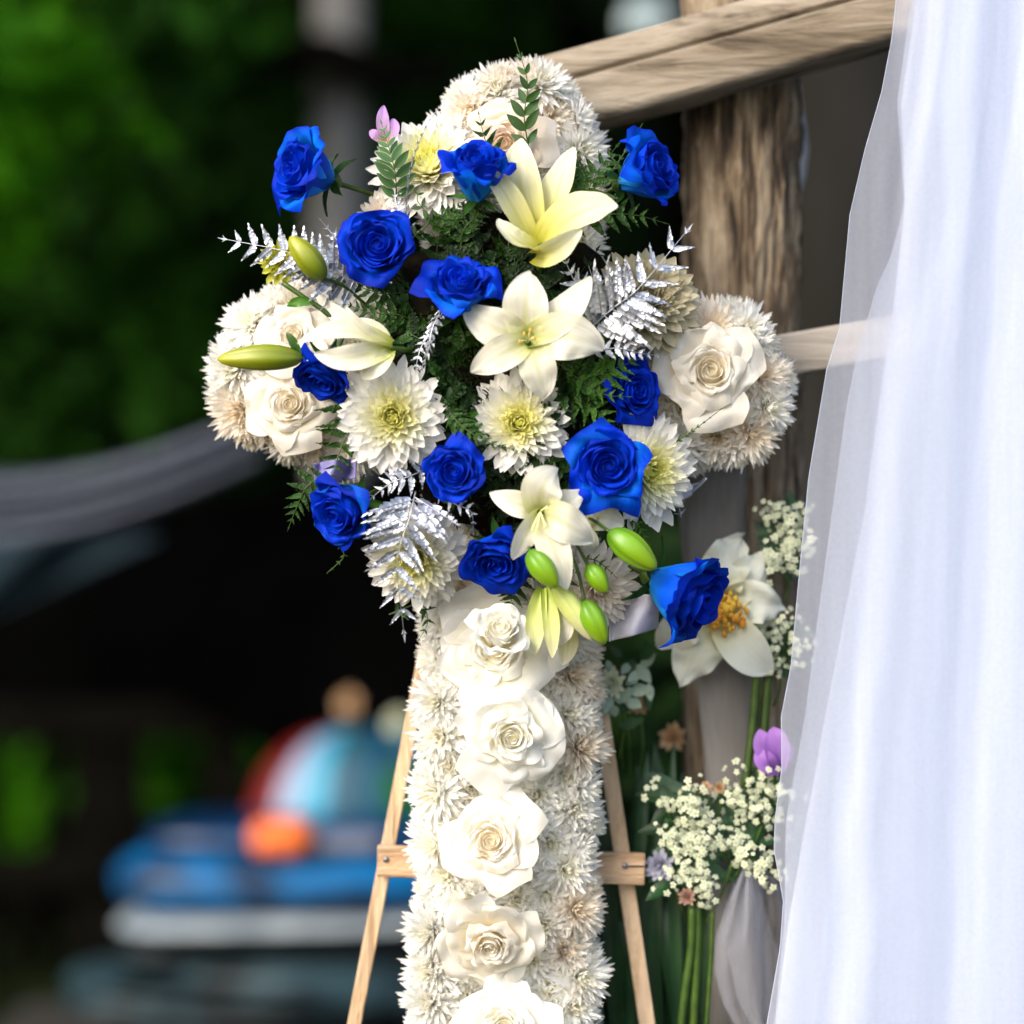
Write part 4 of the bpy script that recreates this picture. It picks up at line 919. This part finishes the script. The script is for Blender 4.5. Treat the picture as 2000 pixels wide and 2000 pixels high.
# blue roses
GB = 'blue roses in the bouquet'
rose(603, 338, -60, 86, view(-0.80, 0.22, 0.55), M_blue, 'blue rose at the far upper left standing clear of the bouquet', GB, 71, mats_out=M_bluel, openness=1.05, height=1.15, stem=2.2)
rose(738, 482, -110, 82, view(-0.05, 0.12, 1), M_blue, 'deep blue rose with a tight swirl, below and right of the upper left one', GB, 72, openness=0.95, height=1.0)
rose(932, 352, -135, 74, view(0.05, 0.72, 0.6), M_blue, 'blue rose seen from the side between the top chrysanthemum and the upper lily', GB, 73, mats_out=M_bluel, openness=0.92, height=1.4)
rose(898, 575, -130, 78, view(0.05, 0.68, 0.75), M_blue, 'brighter blue rose left of the central lily', GB, 74, mats_out=M_bluel, openness=0.95, height=1.25)
rose(1254, 340, -60, 82, view(0.72, 0.30, 0.55), M_blue, 'blue rose at the upper right just in front of the bark post', GB, 75, mats_out=M_bluel, openness=0.98, height=1.2, stem=2.0)
rose(633, 735, -100, 72, view(-0.30, -0.75, 0.5), M_blue, 'blue rose at the left below the small side facing lily', GB, 76, openness=0.95, height=0.9)
rose(1232, 765, -70, 68, view(0.55, 0.0, 0.8), M_blue, 'dark blue rose behind green fern at the right', GB, 77, openness=0.95)
rose(1186, 912, -130, 84, view(0.08, 0.02, 1), M_blue, 'large blue rose facing you at the lower right of the bouquet', GB, 78, mats_out=M_bluel, openness=1.0, height=1.0, roll=1.0)
rose(888, 922, -135, 68, view(-0.10, 0.02, 1), M_blue, 'blue rose with a clear spiral between the two front chrysanthemums', GB, 79, openness=0.95, height=1.1)
rose(675, 995, -90, 78, view(-0.55, -0.35, 0.75), M_blue, 'blue rose at the lower left edge of the bouquet', GB, 80, mats_out=M_bluel, openness=1.0, height=1.15, roll=2.0)
rose(972, 1085, -110, 76, view(-0.10, -0.60, 0.8), M_blue, 'lowest middle blue rose just above the cross shaft', GB, 81, openness=0.95, height=1.1)
rose(1326, 1152, -60, 102, view(0.80, -0.38, 0.45), M_blue, 'blue rose at the lower right standing out in front of the yellow centred flower', GB, 82, mats_out=M_bluel, openness=1.0, height=1.25, roll=0.5, stem=2.2)

# lilies
def L(*a): return a
lily((1052, 474, -140), [
    L([(1052, 478, -120), (1000, 430, -150), (995, 350, -165), (929, 328, -150)], 52, 0.5, dict(mat=M_lilyy, hint=(0.5, -1, 0))),
    L([(1050, 474, -110), (1015, 400, -120), (1005, 330, -110), (1019, 270, -85)], 84, 0.45, dict(mat=M_lilyy)),
    L([(1060, 474, -110), (1080, 400, -110), (1095, 340, -100), (1123, 288, -80)], 66, 0.55, dict(mat=M_lilyy, hint=(-0.6, -1, 0))),
    L([(1058, 482, -130), (1100, 420, -170), (1160, 395, -175), (1206, 403, -150)], 88, 0.5, dict(hint=(-0.1, -0.9, 0.5))),
    L([(1055, 490, -140), (1020, 480, -180), (990, 460, -185), (972, 428, -160)], 52, 0.6, dict(mat=M_lilyy, hint=(0.2, -0.7, 0.7))),
    L([(1048, 496, -130), (1070, 500, -190), (1100, 480, -205), (1135, 446, -190)], 50, 0.8, dict(mat=M_lilyy, hint=(0, -1, -0.3)))],
    M_lilyy, 'upright pale yellow trumpet lily at the top of the bouquet', stem_to=(1040, 600, -40))
lily((1031, 668, -165), [
    L([(1031, 668, -150), (1022, 620, -185), (1025, 570, -195), (1036, 530, -165)], 90, 0.25),
    L([(1031, 668, -150), (1075, 640, -175), (1120, 605, -185), (1154, 540, -150)], 72, 0.45, dict(hint=(-0.4, -1, 0.1))),
    L([(1031, 668, -150), (1080, 650, -195), (1130, 650, -205), (1178, 684, -165)], 96, 0.25),
    L([(1031, 668, -150), (1045, 700, -195), (1060, 740, -190), (1061, 778, -160)], 74, 0.3),
    L([(1031, 668, -150), (1000, 680, -195), (960, 700, -200), (920, 728, -165)], 68, 0.35),
    L([(1031, 668, -150), (990, 650, -180), (950, 640, -185), (907, 596, -150)], 80, 0.3)],
    M_lily, 'wide open white lily in the centre of the bouquet', tips=[(1036, 645, -205), (1044, 660, -210), (1024, 652, -205), (1015, 668, -205)], stem_to=(1010, 720, -30))
lily((1055, 1000, -165), [
    L([(1055, 1000, -150), (1050, 965, -195), (1060, 935, -200), (1090, 918, -160)], 82, 0.2),
    L([(1055, 1000, -140), (1025, 985, -165), (1000, 985, -165), (956, 962, -140)], 52, 0.35),
    L([(1055, 1000, -140), (1085, 990, -165), (1110, 985, -165), (1140, 958, -140)], 56, 0.3),
    L([(1055, 1000, -150), (1085, 1010, -205), (1120, 1030, -210), (1158, 1058, -165)], 76, 0.3),
    L([(1055, 1000, -150), (1070, 1040, -200), (1090, 1090, -205), (1108, 1152, -170)], 66, 0.3),
    L([(1055, 1000, -150), (1035, 1025, -190), (1020, 1060, -190), (1000, 1092, -160)], 48, 0.45, dict(hint=(0.5, -1, 0)))],
    M_lily, 'cream lily with long drooping petals in the lower part of the bouquet', tips=[(1050, 1030, -205), (1065, 1028, -205), (1040, 1035, -200), (1068, 992, -210)], anther=M_yst, stem_to=(1060, 1060, -30))
lily((762, 680, -150), [
    L([(764, 680, -150), (720, 660, -165), (690, 640, -185), (676, 598, -180)], 34, 0.5, dict(hint=(-0.3, -1, 0))),
    L([(762, 676, -140), (700, 640, -120), (650, 620, -110), (616, 572, -90)], 36, 0.5),
    L([(760, 678, -150), (700, 640, -180), (640, 635, -190), (582, 672, -170)], 46, 0.6, dict(hint=(0, -0.8, 0.6))),
    L([(762, 684, -150), (710, 690, -190), (670, 712, -200), (614, 690, -180)], 52, 0.5, dict(hint=(-0.2, -1, -0.1))),
    L([(764, 684, -150), (745, 705, -180), (728, 725, -180), (705, 738, -160)], 40, 0.4),
    L([(764, 676, -140), (745, 655, -130), (730, 640, -130), (700, 622, -120)], 34, 0.4)],
    M_lily, 'small white lily seen from the side pointing left', stem_to=(830, 690, -40))
lily((1140, 1030, -90), [
    L([(1140, 1030, -80), (1165, 1000, -100), (1190, 1010, -105), (1218, 1025, -80)], 52, 0.4),
    L([(1140, 1030, -80), (1140, 1000, -100), (1150, 985, -100), (1185, 995, -80)], 46, 0.4),
    L([(1140, 1030, -80), (1150, 1050, -100), (1158, 1065, -100), (1158, 1082, -80)], 34, 0.4)],
    M_lily, 'dull cream lily mostly hidden behind the drooping lily', stem_to=(1110, 1040, -20))
lily((1062, 1150, -110), [
    L([(1058, 1150, -100), (1045, 1190, -125), (1045, 1235, -125), (1044, 1280, -100)], 40, 0.6, dict(mat=M_budp)),
    L([(1064, 1150, -105), (1076, 1190, -130), (1080, 1240, -130), (1078, 1285, -105)], 34, 0.6, dict(mat=M_budp)),
    L([(1068, 1160, -100), (1100, 1200, -120), (1105, 1230, -120), (1090, 1262, -95)], 50, 0.5),
    L([(1100, 1210, -60), (1115, 1240, -75), (1112, 1270, -70), (1098, 1300, -50)], 40, 0.4, dict(mat=M_lilyy))],
    M_lily, 'pale half open lily hanging down over the top of the cross shaft')
# buds
bud((633, 545, -120), (566, 462, -130), 50, M_budy, 'olive green bud lying over the left silver frond', [(670, 558, -90), (720, 600, -50)])
bud((590, 699, -130), (424, 702, -130), 52, M_budy, 'long olive green bud pointing left over the left arm of the cross', [(620, 700, -110), (680, 720, -50)])
bud((1034, 1076, -180), (1087, 1148, -190), 50, M_bud, 'bright green bud hanging below the drooping lily', [(1028, 1040, -150), (1040, 1010, -90)])
bud((1148, 1104, -150), (1186, 1158, -155), 40, M_bud, 'smallest round green bud right of the hanging buds', [(1130, 1070, -120), (1105, 1030, -60)])
bud((1190, 1038, -140), (1282, 1112, -150), 58, M_bud, 'fat bright green bud pointing at the lower right blue rose', [(1165, 1020, -110), (1130, 1000, -60)])
bud((1140, 1174, -150), (1182, 1258, -155), 48, M_bud, 'pointed green bud hanging lowest on the right', [(1130, 1120, -130), (1105, 1060, -80)])
bud((1082, 1138, -140), (1160, 1252, -140), 44, M_budp, 'pale yellow opening bud between the green hanging buds', [(1070, 1100, -110), (1060, 1060, -60)])
# stem with leaf across the left arm
r_ = empty('leafy_sprig', P(552, 552, -100), 'green side stem with one leaf above the small left lily', 'stem')
m = MB(); m.tube([p-r_.location for p in catmull([P(552, 552, -100), P(595, 582, -105), P(630, 605, -105), P(665, 638, -100)], 12)], 5*K(0), 8); m.build('stalk', M_stem, r_)
spine_petal(r_, [(612, 592, -108), (590, 585, -115), (575, 590, -115), (560, 598, -110)], 20, M_ferny, 'leaf')
spine_petal(r_, [(585, 700, -128), (580, 680, -140), (570, 660, -140), (559, 650, -135)], 18, M_fern, 'leaf')
# purple bits
lily((748, 262, -20), [L([(752, 280, -20), (748, 250, -30), (745, 225, -30), (750, 206, -20)], 26, .4), L([(750, 280, -20), (765, 262, -30), (770, 245, -30), (768, 232, -20)], 30, .4), L([(748, 276, -20), (735, 266, -30), (728, 258, -30), (722, 256, -20)], 20, .4)],
     M_lilac, 'tiny lilac blossom above the pale edged leaf spray', nm='lilac_flower', cat='flower', group=None)
cloth('ribbon', lambda s, t: (612+85*s, 905+42*t-12*s, -0.01), M_ribbon, 'lavender ribbon loop behind the lower left blue rose', 'ribbon', fold=0.012, nu=20)
cloth('ribbon', lambda s, t: (1270+110*s, 935+26*t*sin(pi*s)+14*s*(1-s)*4, 0.03), simple('silver_ribbon', (0.5, 0.52, 0.62), (0.62, 0.64, 0.74), rough=0.3, metal=0.3), 'silvery ribbon loop under the right arm of the cross', 'ribbon', fold=0.012, nu=20)
cloth('ribbon', lambda s, t: (1190+95*s, 1160+40*s*0+(95-30*s)*t, 0.0), simple('grey_lilac_ribbon', (0.35, 0.33, 0.42), (0.58, 0.58, 0.68), rough=0.35, scale=30), 'crumpled grey lilac ribbon left of the lower right blue rose', 'ribbon', fold=0.012, nu=24, freq=6)

# ------------------------------------------------------------------ flowers on the arch, right
dR = 170
lily((1408, 1188, dR), [
    L([(1408, 1185, dR), (1400, 1130, dR-30), (1420, 1080, dR-20), (1452, 1048, dR+20)], 92, 0.3, dict(ruffle=0.55, recurve=0.2)),
    L([(1410, 1185, dR), (1440, 1140, dR-30), (1470, 1120, dR-20), (1500, 1075, dR+20)], 78, 0.3, dict(ruffle=0.55, recurve=0.2)),
    L([(1410, 1190, dR), (1450, 1165, dR-40), (1490, 1175, dR-30), (1535, 1190, dR+10)], 84, 0.3, dict(ruffle=0.55, recurve=0.2)),
    L([(1405, 1200, dR), (1430, 1240, dR-50), (1470, 1290, dR-50), (1508, 1312, dR)], 88, 0.5, dict(sharp=0.8)),
    L([(1400, 1200, dR), (1380, 1240, dR-40), (1350, 1290, dR-30), (1330, 1340, dR)], 100, 0.3, dict(ruffle=0.55, recurve=0.2)),
    L([(1400, 1195, dR), (1350, 1210, dR-40), (1310, 1240, dR-30), (1280, 1262, dR)], 78, 0.3, dict(ruffle=0.55, recurve=0.2))],
    M_wpet, 'big white flower with an orange yellow centre behind the lower right blue rose', nm='peony', cat='peony', group=None)
r_ = bpy.data.objects['peony']; m = MB(); rnd = random.Random(4)
for i in range(90):
    a = rnd.uniform(0, 6.28); rr = rnd.uniform(2, 50)*K(.08); c = P(1412, 1190, dR-40)-r_.location+Vector((cos(a)*rr, -0.004*rnd.random(), sin(a)*rr))
    m.ball(c, rnd.uniform(4, 7)*K(.08), 6, 4, (1, 1, 1.3))
o = m.build('stamens', simple('orange_yellow_stamens', (0.50, 0.20, 0.015), (0.68, 0.45, 0.05), rough=0.8, scale=40), r_); o['kind'] = 'stuff'

def floret_mesh(mat):
    m = MB()
    for i in range(5):
        a = i*1.2566+random.uniform(-.2, .2)
        def f(u, v, a=a):
            r = 0.1+0.9*v; w = 0.36*sin(pi*min(1, .15+v*.8)); return (r*cos(a)-u*w*sin(a), r*sin(a)+u*w*cos(a), 0.25+0.25*v-0.3*v*v*v)
        m.grid(f, 2, 3)
    m.ball((0, 0, 0.12), 0.32, 6, 4); return m.mesh('floret', mat)
FL = [floret_mesh(M_flor) for _ in range(4)]
def spray(px, py, dp, rx, ry, n, label, seed, stem_to, fr_=9, leaf=True, group='sprays of tiny white florets', cat='flower spray', nm='floret_spray', clusters=None):
    rnd = random.Random(seed); root = empty(nm, P(px, py, dp), label, cat, group); k = K(dp/2000)
    cl = clusters or [(rnd.uniform(-.8, .8), rnd.uniform(-.8, .8)) for _ in range(max(3, n//8))]
    m = MB(); base = P(*stem_to)-root.location; hub = Vector((0, 12*k, -ry*0.8*k))
    m.tube(catmull([base, (base+hub)/2+Vector((.004, .004, 0)), hub], 8), 2.6*k, 6)
    cs = []
    for (a, b) in cl:
        c = Vector((a*rx*k, rnd.uniform(-25, 15)*k, -b*ry*k)); cs.append(c); m.tube([hub, hub.lerp(c, .5)+Vector((0, .003, .003)), c], 1.1*k, 5)
    m.build('stem', M_stem, root)
    cr = min(rx, ry)*0.30
    for i in range(n):
        c = cs[i % len(cs)]; d = Vector((rnd.gauss(0, .6), rnd.gauss(-.3, .5), rnd.gauss(0, .6))); d = d/max(1, d.length)
        p = c+d*cr*k*1.6; nn = (d+Vector((0, -1.0, 0.2))).normalized(); s = fr_*0.72*k*rnd.uniform(.6, 1.2)
        inst('floret', FL[i % 4], root, Matrix.Translation(p) @ nn.to_track_quat('Z', 'Y').to_matrix().to_4x4() @ Matrix.Rotation(rnd.uniform(0, 6), 4, 'Z') @ Matrix.Scale(s, 4))
    if leaf:
        for i in range(30):
            d = Vector((rnd.gauss(0, 1), 0.3, rnd.gauss(0, 1))).normalized(); l = rnd.uniform(40, 75)*k; s_ = d.cross(Vector((0, -1, 0.1))).normalized(); n_ = s_.cross(d)*-1
            inst('leaf', PIN['dleaf'][0], root, basis(d*l, s_*l, n_*l, Vector((rnd.uniform(-.6, .6)*rx*k, 30*k, rnd.uniform(-.6, .6)*ry*k))))
    return root
PIN['dleaf'] = [simple_leaf_mesh('leaf', M_dleaf, 0.42)]
PIN['eleaf'] = [simple_leaf_mesh('leaf', M_eucal, 0.5)]
spray(1330, 1590, 150, 66, 74, 140, 'cluster of tiny white florets at the left of the low right spray', 91, (1370, 1800, 170), fr_=11)
spray(1350, 1690, 140, 64, 64, 130, 'cluster of greenish white florets at the bottom of the low right spray', 92, (1365, 1830, 170), fr_=10)
spray(1430, 1640, 150, 95, 62, 140, 'cluster of creamy florets slanting down toward the tulle bow', 93, (1380, 1800, 170), fr_=10, clusters=[(-.7, -.5), (-.4, -.2), (-.1, .1), (.2, .35), (.45, .6), (.7, .85), (.8, 1.1), (-.6, .1)])
spray(1490, 1560, 160, 70, 66, 140, 'cluster of white florets beside the curtain under the purple flower', 94, (1430, 1720, 180), fr_=10)
spray(1535, 1055, 190, 52, 84, 150, 'upright spray of green white florets beside the curtain, above the big white flower', 95, (1530, 1180, 220), fr_=11)
spray(1525, 1255, 190, 56, 66, 130, 'fluffy white florets between the big white flower and the curtain', 96, (1510, 1380, 220), fr_=9)
# grey green leaves and small blooms left of the big white flower
r_ = empty('eucalyptus_sprig', P(1230, 1340, 200), 'pale grey green leaves beside the top right of the cross shaft', 'leaf sprig'); rnd = random.Random(3)
m = MB(); m.tube([p-r_.location for p in catmull([P(1210, 1480, 220), P(1225, 1380, 210), P(1240, 1290, 200)], 10)], 2.5*K(.1), 6); m.build('stem', M_stem, r_)
for i in range(26):
    d = Vector((rnd.gauss(0, 1), rnd.gauss(-.3, .4), rnd.gauss(0, .9))).normalized(); l = rnd.uniform(30, 62)*K(.1); s_ = d.cross(Vector((0, -1, 0.3))).normalized(); n_ = s_.cross(d)*-1
    inst('leaf', PIN['eleaf' if i % 3 else 'dleaf'][0], r_, basis(d*l, s_*l, n_*l, P(1235+rnd.gauss(0, 28), 1335+rnd.gauss(0, 36), 200)-r_.location))
def puff_mesh(seed, mat):
    rnd = random.Random(seed); m = MB()
    for i in range(34):
        t = i/34; mum_petal(m, mum_M(i*2.39996, radians(8+80*t**0.7), 0.04+0.1*t, 0.0, rnd.uniform(-.3, .3)), 0.55+0.4*t, 0.17, t, 0.35-0.3*t, 5)
    return m.mesh('petals', mat)
def puff(px, py, dp, rad_, mat, label, seed, stem_to=None, group='small round blooms in the background', nm='round_flower'):
    k = K(dp/2000); root = empty(nm, P(px, py, dp), label, 'flower', group); me = puff_mesh(seed, mat)
    inst('petals', me, root, view(R(-.3, .3), R(0, .5), 1).to_track_quat('Z', 'Y').to_matrix().to_4x4() @ Matrix.Scale(rad_*k, 4))
    if stem_to:
        m = MB(); b = P(*stem_to)-root.location; m.tube([Vector((0, .002, 0)), b*0.5+Vector((.004, .004, 0)), b], 2.2*k, 6); m.build('stem', M_stem, root)
    return root
puff(1195, 1335, 190, 34, M_flor, 'white bloom directly right of the top of the shaft', 301, (1215, 1500, 230))
puff(1215, 1372, 260, 26, M_peachf, 'peach bloom under the white one, right of the shaft', 302, (1230, 1520, 280))
puff(1250, 1378, 300, 20, M_peachf, 'small dim peach bloom next to the peach one right of the shaft', 303, (1250, 1520, 300))
puff(1315, 1440, 420, 30, M_peachf, 'peach bloom alone in the dark left of the grey post', 304, (1310, 1640, 430))
puff(1378, 1540, 160, 15, M_peachf, 'tiny peach bud topping the low spray, left one of the pair', 305, (1385, 1620, 180))
puff(1404, 1538, 160, 14, M_peachf, 'tiny peach bud topping the low spray, right one of the pair', 306, (1395, 1620, 180))
puff(1342, 1752, 140, 20, petal_mat('dusty_pink_petal', [(0, (0.4, 0.22, 0.16)), (1, (0.58, 0.38, 0.30))]), 'dusty pink bloom under the low spray', 307, (1362, 1840, 170))
lily((1512, 1470, 150), [L([(1520, 1500, 150), (1500, 1480, 130), (1488, 1450, 130), (1484, 1424, 145)], 46, .5), L([(1520, 1500, 150), (1520, 1470, 120), (1515, 1440, 120), (1510, 1420, 135)], 50, .5), L([(1518, 1502, 150), (1500, 1495, 120), (1485, 1480, 120), (1482, 1462, 140)], 40, .5), L([(1520, 1500, 150), (1530, 1480, 130), (1535, 1460, 130), (1535, 1444, 140)], 36, .5)], M_purple, 'purple flower half hidden by the curtain edge', nm='purple_flower', cat='flower', group=None, stem_to=(1500, 1600, 190))
puff(682, 1374, 4900, 26, M_peachf, 'blurred peach ball of a flower left of the shaft', 309, (690, 1600, 4900))
puff(776, 1412, 4700, 26, M_flor, 'blurred cream ball of a flower touching the left easel leg', 310, (780, 1600, 4700))
puff(1290, 1690, 170, 34, petal_mat('pale_lilac_petal', [(0, (0.4, 0.4, 0.5)), (1, (0.5, 0.5, 0.62))]), 'pale lilac bloom left of the low spray', 311, (1340, 1800, 190))
# long green stems
def stems(pts_list, rad_, label, nm='stalk_bunch'):
    root = empty(nm, P(*pts_list[0][0]), label, 'flower stem')
    for p in pts_list:
        m = MB(); m.tube([q-root.location for q in catmull([P(*a) for a in p], 14)], rad_*K(.1), 8); m.build('stem', M_stem, root)
stems([[(1352, 1770, 160), (1350, 1850, 160), (1335, 1960, 160), (1318, 2150, 160)], [(1362, 1770, 165), (1362, 1860, 165), (1345, 2150, 165)]], 8, 'pair of thick green stems under the low floret spray')
stems([[(1392, 1780, 170), (1388, 1880, 170), (1370, 2150, 170)]], 4.5, 'thin green stem left of the tulle bow')
stems([[(1478, 1320, 190), (1470, 1420, 190), (1455, 1540, 190)], [(1500, 1320, 200), (1492, 1430, 200), (1480, 1540, 200)]], 9, 'olive green stems hanging beside the grey post')
# long dark leaves right of the shaft
r_ = empty('leafy_plant', P(1240, 2100, 320), 'dark plant with long upright leaves behind the right easel leg', 'plant'); rnd = random.Random(14)
for i in range(26):
    x0 = rnd.uniform(1190, 1360); y1 = rnd.uniform(1420, 1750); x1 = x0+rnd.uniform(-60, 60); dd = rnd.uniform(280, 460)
    spine_petal(r_, [(x0, 2150, dd), (x0+(x1-x0)*.2, 1900, dd-20), (x1, y1+90, dd-20), (x1+rnd.uniform(-30, 30), y1, dd+20)], rnd.uniform(22, 40), M_dleaf, 'leaf', nv=10, nu=4)
o = pillow(1250, 1360, 1780, 1900, 0.9, 0.08, simple('dim_blue_cloth', (0.02, 0.05, 0.10), (0.03, 0.08, 0.15), rough=0.8), 'blue_bundle', None, 0.9)
tag(o, 'dim blue bundle low in the gap between the easel leg and the green stems', 'cloth')
cloth('striped_cloth', lambda s, t: (1150+330*s, 1905+220*t, 1.0), simple('dark_striped_cloth', (0.008, 0.02, 0.024), (0.03, 0.05, 0.055), rough=0.8, scale=3, stretch=(0.5, 1, 14)), 'dark cloth with pale stripes low behind the right easel leg', 'cloth', fold=0.02)

# ------------------------------------------------------------------ tulle curtain
M_t1 = sheer('tulle_thin', 0.40, (0.74, 0.78, 0.92), 0.95)
M_t2 = sheer('tulle_double', 0.46, (0.70, 0.76, 0.88), 0.97)
M_t3 = sheer('tulle_gathered', 0.80, (0.74, 0.80, 0.88), 1.0)
cur = empty('curtain', P(1900, 1000, 90), 'gathered white tulle curtain hanging down the right side', 'curtain'); UL = cur.location
E1 = [(-300, 1752), (0, 1750), (75, 1742), (180, 1722), (290, 1690), (420, 1660), (640, 1640), (720, 1615), (930, 1580), (1080, 1565), (1300, 1545), (1400, 1526), (1500, 1527), (1600, 1514), (1660, 1512), (1760, 1530), (1850, 1524), (1930, 1510), (2000, 1498), (2300, 1480)]
E2 = [(-300, 1782), (0, 1780), (200, 1752), (400, 1766), (500, 1740), (560, 1712), (700, 1672), (800, 1652), (1000, 1625), (1200, 1598), (1400, 1572), (1600, 1535), (1800, 1532), (2000, 1512), (2300, 1500)]
E3 = [(-300, 1800), (0, 1790), (200, 1760), (400, 1768), (600, 1745), (800, 1715), (1000, 1688), (1300, 1630), (1600, 1575), (1800, 1540), (2000, 1515), (2300, 1500)]
def sheet(E, XR, dp, amp, freq, mat, name, seed, gather=0.25, nu=220, nv=150, wander=1.0):
    m = MB()
    def f(u, v):
        s = (u+1)/2; py = -330+2500*v; xl = interp(E, py); x = xl+(XR-xl)*s
        ph = freq*s*2*pi+2.0*noise.noise(Vector((s*3, v*1.6*wander, seed)))+0.8*sin(2.2*v+seed)
        a = amp*(0.35+0.65*noise.noise(Vector((s*5, v*1.3, seed+5)))+0.35)*min(1, 0.15+s*6)
        dz = a*sin(ph)+a*0.35*sin(2.3*ph+1.3)+a*0.22*noise.noise(Vector((s*26, v*3, seed)))
        x += 10*sin(ph*1.0+1)*s*(1-s)*2
        return P(x, py, dp+dz)-UL
    m.grid(f, nu, nv); return m.build(name, mat, cur)
sheet(E1, 2260, -50, 9, 2.6, M_t1, 'outer_tulle_layer', 1.3)
sheet(E2, 2280, -20, 17, 3.2, M_t2, 'middle_tulle_layer', 4.1)
sheet(E3, 2300, 30, 32, 2.9, M_t3, 'inner_tulle_layer', 7.7)
sheet([(a, b+70) for a, b in E3], 2300, 90, 30, 2.2, M_t3, 'back_tulle_layer', 9.2)
m = MB(); m.tube([P(interp(E1, y), y, -50)-UL for y in range(-320, 2161, 20)], 0.9*K(.03), 5); m.build('hem', M_t2, cur)
# tulle bow below the sprays
bw = empty('tulle_bow', P(1470, 1880, 110), 'sheer tulle loop tied under the floret spray beside the curtain', 'bow')
def bowsheet(L_, R_, dp, amp, fq, nm):
    m = MB()
    def f(u, v):
        s = (u+1)/2; py = 1690+400*v; xl = interp(L_, py); xr = interp(R_, py); return P(xl+(xr-xl)*s, py, dp+60*(1-v)-38*sin(pi*s)*sin(pi*min(1, v+.15))+amp*sin(fq*s+3*v))-bw.location
    m.grid(f, 40, 40); return m.build(nm, sheer(nm+'_net', 0.09, (0.55, 0.57, 0.66), 0.75), bw)
bowsheet([(1690, 1452), (1760, 1418), (1830, 1398), (1900, 1395), (1960, 1412), (2010, 1440)], [(1690, 1466), (1760, 1490), (1830, 1510), (1900, 1535), (2010, 1540)], 110, 7, 16, 'front_loop')
bowsheet([(1690, 1458), (1780, 1432), (1860, 1420), (1950, 1440), (2010, 1470)], [(1690, 1490), (1740, 1530), (1790, 1548), (2010, 1545)], 150, 9, 13, 'back_loop')
for ob in bpy.data.objects:
    if ob.get('kind') == 'structure' and 'category' in ob: del ob['category']
print('objects', len(bpy.data.objects), 'tris approx', sum(len(o.data.polygons)*2 for o in bpy.data.objects if o.type == 'MESH'))
